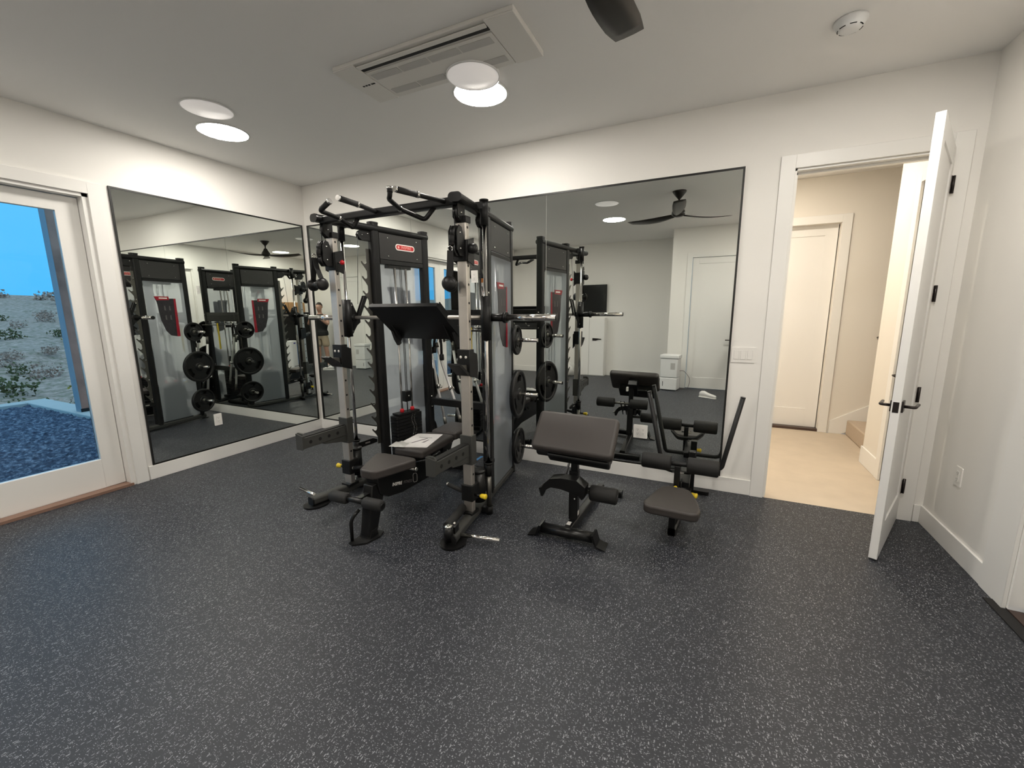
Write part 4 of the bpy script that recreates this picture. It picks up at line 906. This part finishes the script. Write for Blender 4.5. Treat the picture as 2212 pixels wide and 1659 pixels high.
lpn(MB().box(4.40, 4.46, -.2, -.13, .205, .265), 'handle_clamp', 'frame', .004)
for p, d in (((4.082, -.165, .821), (-.12, 0, .57)), ((4.76, -.165, .826), (.105, 0, .57))):
    lpn(MB().cyl(p, Vector(p)+Vector(d).normalized()*.006, .0185, n=16), 'handle_cap', 'blk')

# ================================================================== REAR OF THE ROOM (seen in the mirrors)
tv = empty('television', (2.035, REAR, 1.44), label='black wall-mounted screen on the rear wall in the mirror', cat='television')
MB().box(-.295, .295, .03, .065, 0, .625).build('bezel', MT['blk'], tv, bevel=.004); MB().box(-.28, .28, .065, .067, .015, .61).build('screen', mat('screen_glass', (.008, .008, .009), .08), tv); MB().box(-.1, .1, 0, .03, .2, .45).build('wall_bracket', MT['blk'], tv)
cb = empty('storage_cabinet', (2.055, REAR, 0), label='white cabinet with dark lever below the wall screen', cat='cabinet')
MB().box(-.285, .285, .016, .22, 0, 1.33).build('cabinet_body', MT['trim'], cb, bevel=.003)
dr = MB().box(-.06, .28, .22, .238, .02, 1.31).build('cabinet_door', MT['door'], cb, bevel=.002); MB().box(-.282, -.064, .22, .238, .02, 1.31).build('cabinet_door', MT['door'], cb, bevel=.002)
MB().extr([(.02, .815), (.10, .815), (.15, .835), (.22, .84), (.22, .855), (.13, .865), (.02, .87)], .24, .252, lambda u, v, w: (u, w, v)).build('lever', MT['bronze'], dr)
dh = empty('dehumidifier', (3.86, -4.62, 0), .15, label='white dehumidifier with lidded top against the closet wall', cat='dehumidifier')
MB().box(-.155, .155, -.13, .13, .012, .24).build('water_tank', MT['white'], dh, bevel=.015, seg=3)
MB().box(-.155, .155, -.13, .13, .245, .60).build('body', MT['white'], dh, bevel=.015, seg=3)
MB().box(-.17, .17, -.14, .14, .60, .665).build('lid', MT['white'], dh, bevel=.012, seg=3)
MB().box(-.10, -.09, .129, .1315, .08, .17).build('level_window', MT['slot'], dh)
MB().box(.03, .11, .129, .1312, .40, .52).build('air_grille', MT['grille'], dh)
for x in (-.11, .11):
    for y in (-.09, .09): MB().cyl((x, y, 0), (x, y, .014), .02, n=12).build('foot', MT['blk'], dh)
MB().tube(fillet([(.14, -.05, .36), (.22, -.08, .37), (.34, -.12, .22), (.30, -.16, .02), (.18, -.18, .006), (.05, -.2, .006)], .08), .0045, 8).build('power_cord', MT['ink'], dh)
sn = empty('sneaker', (4.52, -4.05, 0), math.radians(-65), label='single pale grey sneaker on the floor seen in the mirror', cat='shoe')
def shoe(parent, sx=1, m='sneaker'):
    outline = []; 
    sec = [(-.13, .028, .075), (-.10, .036, .095), (-.05, .037, .10), (0, .036, .078), (.05, .042, .060), (.10, .044, .050), (.135, .034, .042), (.15, .014, .030)]
    mb = MB(); n = 12
    for y, w, h in sec:
        for j in range(n):
            a = 2*PI*j/n; mb.v.append((w*math.cos(a)*sx, y, max(.014, .016 + h*(.5+.5*math.sin(a))) if math.sin(a) > -.6 else .014))
    for i in range(len(sec)-1):
        for j in range(n): mb.f.append((i*n+j, i*n+(j+1) % n, (i+1)*n+(j+1) % n, (i+1)*n+j)); mb.sm.append(True)
    mb.f += [tuple(range(n)), tuple((len(sec)-1)*n+j for j in range(n))]; mb.sm += [True, True]
    up = mb.build('shoe_upper', MT[m], parent)
    so = MB().extr([(.03, -.138), (.042, -.09), (.038, 0), (.047, .08), (.036, .14), (0, .157), (-.036, .14), (-.047, .08), (-.038, 0), (-.042, -.09), (-.03, -.138)], 0, .02).build('shoe_sole', MT['plate'], parent, bevel=.004)
    lc = MB()
    for k in range(4): lc.cyl((-.022, .012+k*.02, .083-k*.0075), (.022, .012+k*.02, .083-k*.0075), .0022, n=6)
    lc.build('laces', MT['white'], parent)
    return up, so
shoe(sn)
pf = empty('air_purifier', (5.40, -3.68, 0), 1.9, label='tall white air purifier with blue display near right wall', cat='air purifier')
MB().extr(rr(.26, .20, .05), 0.0, .77).build('body', MT['white'], pf, bevel=.012); MB().box(-.04, .04, .098, .1015, .69, .72).build('display', mat('display_blue', (.02, .03, .3), .3), pf)
MB().box(-.09, .09, .099, .1012, .10, .115).build('outlet_slot', MT['slot'], pf); MB().box(-.11, -.09, .097, .1, .15, .68).build('accent_strip', mat('accent_blue', (.10, .22, .45), .4), pf)
sc = empty('storage_cabinet', (5.74, -4.0, 0), label='tall black storage cabinet against the right wall', cat='cabinet')
MB().box(-.18, .18, -.52, .52, .04, 1.5).build('cabinet_body', MT['blk'], sc, bevel=.004); MB().box(-.17, .17, -.5, .5, 0, .04).build('plinth', MT['blk'], sc)
for y0, y1, hy_ in ((-.515, -.003, -.05), (.003, .515, .05)):
    d = MB().box(-.198, -.18, y0, y1, .05, 1.49).build('cabinet_door', MT['framesatin'], sc, bevel=.002); MB().cyl((-.212, hy_, .7), (-.212, hy_, .9), .006).build('handle', MT['hook'], d)
cbx = empty('cardboard_box', (5.74, -4.05, 1.5), .1, label='brown cardboard box on top of the black cabinet', cat='box')
MB().box(-.16, .16, -.3, .3, 0, .26).build('carton', MT['cardboard'], cbx, bevel=.002); MB().box(-.03, .03, -.302, .302, .2, .2605).build('packing_tape', MT['red'], cbx)
# crumpled plastic bag
bg = MB(); n1, n2 = 18, 12
for i in range(n2+1):
    for j in range(n1):
        a, b = PI*i/n2, 2*PI*j/n1; r_ = .2*(1 + .18*math.sin(5*b+3*a)*math.sin(a) + .1*math.sin(9*b-4*a)*math.sin(a))
        bg.v.append((r_*math.sin(a)*math.cos(b), r_*.8*math.sin(a)*math.sin(b), max(0, .15 + r_*.95*math.cos(a))))
for i in range(n2):
    for j in range(n1): bg.f.append((i*n1+j, i*n1+(j+1) % n1, (i+1)*n1+(j+1) % n1, (i+1)*n1+j)); bg.sm.append(True)
o = thing(bg, 'plastic_bag', MT['bag'], 'crumpled white plastic bag on the floor beside the white cabinet', 'bag'); o.location = (1.52, -5.55, 0)

# person standing behind the camera, a sliver shows in the corner mirrors
def skin(name, pts, edges, rad, m, parent, root=0, sub=2):
    me = bpy.data.meshes.new(name); me.from_pydata(pts, edges, []); me.materials.append(MT[m])
    o = bpy.data.objects.new(name, me); COL.objects.link(o); o.parent = parent
    sk_ = o.modifiers.new('skin', 'SKIN'); sk_.use_smooth_shade = True; sk_.branch_smoothing = .6
    lay = me.skin_vertices[0].data if me.skin_vertices else None
    if lay is None:
        bm = bmesh.new(); bm.from_mesh(me); bm.verts.layers.skin.verify(); bm.to_mesh(me); bm.free(); lay = me.skin_vertices[0].data
    for i, r in enumerate(rad): lay[i].radius = (r, r) if not isinstance(r, tuple) else r; lay[i].use_root = (i == root)
    ss_ = o.modifiers.new('sub', 'SUBSURF'); ss_.levels = sub; ss_.render_levels = sub
    return o
per = empty('person', (5.13, -4.43, 0), .44, label='person in black t-shirt and khaki shorts with white sneakers', cat='person')
P = []; E_ = []; Rd = []
def vtx(p, r, par=None):
    P.append(p); Rd.append(r)
    if par is not None: E_.append((par, len(P)-1))
    return len(P)-1
pel = vtx((0, 0, .93), (.145, .105)); sp1 = vtx((0, .0, 1.12), (.135, .10), pel); che = vtx((0, -.01, 1.32), (.15, .11), sp1); nk0 = vtx((0, -.01, 1.45), .056, che); nk1 = vtx((0, .005, 1.515), .048, nk0)
jaw = vtx((0, .03, 1.565), (.068, .078), nk1); hd = vtx((0, .02, 1.64), (.084, .100), jaw); ht = vtx((0, .01, 1.715), (.072, .090), hd)
for sx in (1, -1):
    hip = vtx((sx*.09, 0, .86), .092, pel); kn_ = vtx((sx*.105, .015, .50), .060, hip); cf = vtx((sx*.11, -.015, .36), .058, kn_); an = vtx((sx*.115, -.02, .10), .040, cf); toe = vtx((sx*.12, .06, .055), .038, an)
    sh = vtx((sx*.185, -.01, 1.40), .062, che); el = vtx((sx*.26, .14, 1.17), .045, sh); wr_ = vtx((sx*.11, .33, 1.36), .029, el); pm_ = vtx((sx*.088, .375, 1.405), (.034, .020), wr_)
    for k, (dx, dz, ln) in enumerate(((0, .028, .030), (.0, .008, .034), (0, -.012, .032), (0, -.032, .026))):
        a_ = vtx((sx*.082, .402, 1.41+dz), .0095, pm_); b_ = vtx((sx*.070, .420, 1.412+dz), .009, a_); c_ = vtx((sx*(.070-ln), .424, 1.413+dz), .008, b_)
    t_ = vtx((sx*.078, .372, 1.437), .011, pm_); vtx((sx*.055, .384, 1.452), .009, t_)
body = skin('body', P, E_, Rd, 'skin', per)
skin('t_shirt', [(0,0,.98), (0,0,1.12), (0,-.01,1.32), (0,-.01,1.44), (.185,-.01,1.395), (.235,.08,1.27), (-.185,-.01,1.395), (-.235,.08,1.27), (0,0,.89), (0,0,.86)], [(0,1),(1,2),(2,3),(2,4),(4,5),(2,6),(6,7),(0,8),(8,9)], [(.200,.150), (.190,.148), (.195,.150), .095, .098, .082, .098, .082, (.200,.152), (.200,.152)], 'tshirt', per, 1)
skin('shorts', [(0,0,1.0), (0,0,.92), (.095,0,.80), (.108,.01,.54), (-.095,0,.80), (-.108,.01,.54)], [(0,1),(1,2),(2,3),(1,4),(4,5)], [(.158,.12), (.16,.122), .11, .098, .11, .098], 'khaki', per, 1)
hm = MB()
for i in range(9):
    for j in range(20):
        a, b = PI*.56*i/8, 2*PI*j/20; fw_ = math.sin(b); lim = a if fw_ < .3 else min(a, PI*.36)
        hm.v.append((.083*math.sin(lim)*math.cos(b), .004 + .103*math.sin(lim)*math.sin(b), 1.655 + .112*math.cos(lim)))
for i in range(8):
    for j in range(20): hm.f.append((i*20+j, i*20+(j+1) % 20, (i+1)*20+(j+1) % 20, (i+1)*20+j)); hm.sm.append(True)
hm.build('hair', MT['hair'], per)
fc = MB().ball((0, .122, 1.625), .013, 10, (.8, 1, 1.4)); fc.build('nose', MT['skin'], per)
for sx in (1, -1):
    MB().ball((sx*.03, .100, 1.648), .0105, 10).build('eye', MT['white'], per); MB().ball((sx*.03, .1085, 1.648), .005, 8).build('pupil', MT['hair'], per)
    MB().ball((sx*.083, .01, 1.635), .022, 10, (.4, .8, 1.3)).build('ear', MT['skin'], per)
    sh_ = empty('shoe_holder', (sx*.118, .03, 0)) if False else None
MB().ball((0, .108, 1.588), .018, 10, (1.2, .3, .3)).build('mouth', mat('lips', (.40, .16, .14), .5), per)
for sx in (1, -1):
    mbx = []
    for nm_ in range(1):
        up_, so_ = shoe(per); 
        for q_ in (up_, so_): q_.location = (sx*.12, .03, 0)
for q_ in [c_ for c_ in bpy.data.objects if c_.parent == per and c_.name.startswith('laces')]:
    pass
lcs = [c_ for c_ in bpy.data.objects if c_.parent == per and c_.name.startswith('laces')]
for q_, sx in zip(lcs, (1, -1)): q_.location = (sx*.12, .03, 0)
ph = empty('smartphone', per.matrix_world @ V(0,0,0), .44, label='black smartphone held up by the person', cat='phone')
ca_, sa_ = math.cos(.44), math.sin(.44); lx_, ly_ = 0, .412
ph.location = (5.13 + lx_*ca_ - ly_*sa_, -4.43 + lx_*sa_ + ly_*ca_, 1.41)
MB().box(-.078, .078, -.004, .004, -.038, .038).build('case', MT['blk'], ph, bevel=.003); MB().box(-.07, .07, -.0046, -.004, -.034, .034).build('screen', MT['framesatin'], ph)
MB().cyl((-.055, .004, .02), (-.055, .006, .02), .007).build('lens', MT['blk'], ph)

# ================================================================== OUTDOORS
def nz2(x, y):
    return (math.sin(x*1.7+y*.6)+math.sin(x*.73-y*1.9+1.3)+math.sin(x*3.1+y*2.3+.5)*.5+math.sin(-x*5.2+y*4.1)*.3)/2.8
gm = MB(); nx, ny = 150, 190
for i in range(nx+1):
    for j in range(ny+1):
        x = -.2 - i*5.6/nx; y = -1.0 - j*6.0/ny
        gm.v.append((x, y, -.012 + .018*nz2(x*17, y*17) + .012*nz2(x*41+3, y*37) + random.uniform(-.012, .012)))
for i in range(nx):
    for j in range(ny): gm.f.append((i*(ny+1)+j, (i+1)*(ny+1)+j, (i+1)*(ny+1)+j+1, i*(ny+1)+j+1)); gm.sm.append(False)
struct(gm, 'ground_mulch', MT['mulch'])
struct(MB().box(-6.0, -.2, -1.03, -.74, -.3, .035).box(-6.0, -5.72, -9, -1.03, -.3, .035), 'curb', MT['concrete'], bevel=.01)
def terrain(r, az):
    z = -.6 - 6.0*min(1, max(0, (r-1.5)/22))**.8
    if r > 24: z += 13.0*(min(1, (r-24)/130))**1.15
    return z + .25*nz2(r*.35*math.cos(az)*1.3, r*.35*math.sin(az)*1.3)*min(1.6, r/14) + (.8*nz2(az*14, r*.02) if r > 60 else 0)
tm = MB(); NR, NA = 70, 120; O0 = V(-6.0, -1.2, 0)
def tp(r, az): return (O0.x - r*math.cos(az), O0.y + r*math.sin(az), terrain(r, az))
for i in range(NR+1):
    r = .0 + 190*(i/NR)**2.3
    for j in range(NA+1): tm.v.append(tp(r, -1.75 + 3.5*j/NA))
for i in range(NR):
    for j in range(NA): tm.f.append((i*(NA+1)+j, (i+1)*(NA+1)+j, (i+1)*(NA+1)+j+1, i*(NA+1)+j+1)); tm.sm.append(True)
struct(tm, 'ground_hillside', MT['hill'])
struct(MB().box(-6.0, -.2, -.74, 6, -.9, -.55), 'ground_side', MT['hill'])
post = empty('patio_post', (-4.04, -.89, .035), label='weathered timber patio post on the concrete curb', cat='post')
MB().box(-.07, .07, -.07, .07, 0, 3.4).build('timber', MT['postwood'], post, bevel=.004)
MB().box(-.078, .078, -.082, -.0702, 0, 3.4).build('skylit_face', MT['post_skylit'], post)  # thin sheet added to carry the painted sky light on this face
MB().box(-.08, .08, -.08, .08, 0, .05).build('base_shoe', MT['bronze'], post)
bmz = empty('patio_beam', (-4.04, .4, 3.2), label='timber patio beam reaching right from the post top', cat='beam')
MB().box(-.07, .07, -1.2, 2.2, .24, .5).build('beam', MT['postwood'], bmz)
def bush(x, y, z, R, m, label, name='shrub', sq=.7, seed=1, nb=2200, lf=.05, group=None, trunk=True):
    rnd = random.Random(seed); o = empty(name, (x, y, z), label=label, cat='tree' if name != 'shrub' else 'shrub')
    mb = MB()
    for k in range(nb):
        u = rnd.uniform(-1, 1); t = rnd.uniform(0, 2*PI); q = (1-u*u)**.5; rr_ = R*rnd.uniform(.55, 1.0)*(1 + .25*math.sin(3*t+seed)+.2*math.sin(5*u+seed))
        c = V(rr_*q*math.cos(t), rr_*q*math.sin(t), R*sq*1.05 + rr_*sq*u)
        a = V(rnd.uniform(-1,1), rnd.uniform(-1,1), rnd.uniform(-.5,1)).normalized(); b = a.orthogonal().normalized(); cc_ = a.cross(b)
        L_ = R*lf*rnd.uniform(.6, 1.4)
        for w_ in range(3):
            d_ = (a + b*rnd.uniform(-1,1) + cc_*rnd.uniform(-1,1)).normalized()*L_; e_ = d_.cross(b).normalized()*L_*.42
            mb.add([c, c+d_*.5+e_, c+d_, c+d_*.5-e_], [(0,1,2,3)])
    f = mb.build('foliage', MT[m], o); f['kind'] = 'stuff'
    if trunk: MB().tube([(0,0,-.4), (.05*R, 0, R*sq*.6), (.0, .06*R, R*sq*1.2)], .06*R, 8, r1=.02*R).build('stem', MT['bark'], o)
    return o
def at(r, az): return tp(r, az)
placed = []
def free(x, y, R):
    if any((x-a)**2 + (y-b)**2 < (1.35*(R+c))**2 for a, b, c in placed): return False
    placed.append((x, y, R)); return True
spots = [(4.6, .16, .95, 'leaf', 'dark green juniper just beyond the curb'), (7.6, .36, 1.1, 'leaf', 'dark rounded shrub right of the patio post'),
         (9.2, .08, 1.25, 'leaf2', 'olive green bush on the near slope'), (13.5, .26, 1.7, 'leaf', 'large dark bush on the slope behind the post'),
         (14.5, -.06, 1.5, 'brush', 'dry grey brush on the slope at the left of view'), (19.5, .11, 2.0, 'leaf2', 'yellow green oak in the middle of the slope')]
for i, (r, az, R, m_, lb) in enumerate(spots):
    x, y, z = at(r, az)
    if free(x, y, R): bush(x, y, z-.15, R, m_, lb, seed=i+3)
nb_ = 0
for k in range(900):
    if nb_ >= 140: break
    r = 16 + 85*random.random()**1.3; az = random.uniform(-.12, .5); R = random.uniform(.8, 1.5); x, y, z = at(r, az)
    if not free(x, y, R): continue
    nb_ += 1
    m_ = random.choice(['brush', 'brush', 'leaf2', 'leaf']); tone = {'brush': 'dry brown', 'leaf2': 'yellow green', 'leaf': 'dark green'}[m_]
    bush(x, y, z-.3, R, m_, tone + ' low bush on the open hillside beyond the glass', 'shrub', .7, 90+k, 130, .18, trunk=False)['group'] = tone + ' bushes on the hillside'
for k in range(60):
    az = random.uniform(-.15, .52); r = random.uniform(128, 150); R = random.uniform(1.0, 1.9); x, y, z = at(r, az)
    if not free(x, y, R): continue
    m_ = random.choice(['brush', 'brush', 'leaf2']); tone = {'brush': 'bare brown', 'leaf2': 'yellow green'}[m_]
    bush(x, y, z-.5, R, m_, 'small ' + tone + ' tree along the far ridge', 'ridge_tree', .8, 740+k, 60, .35, trunk=False)['group'] = tone + ' trees along the far ridge'
# pale bare tree by the post
bt_ = empty('bare_tree', at(3.6, .6), label='pale bare tree right of the patio post', cat='tree')
tr_ = [V(0,0,-.1), V(.05,.02,.6), V(-.02,.05,1.4), V(.08,0,2.2), V(.05,.08,3.0)]
MB().tube(tr_, .035, 8, r1=.008).build('trunk', MT['concrete'], bt_)
for k in range(16):
    p0 = tr_[1+k % 4].lerp(tr_[min(4, 2+k % 4)], random.random()); a = random.uniform(0, 2*PI); d = V(.6*math.cos(a), .6*math.sin(a), random.uniform(.7, 1.2))*random.uniform(.25, .5)
    MB().tube([p0, p0+d*.5+V(0,0,.05), p0+d], .009, 6, r1=.003).build('branch', MT['concrete'], bt_)
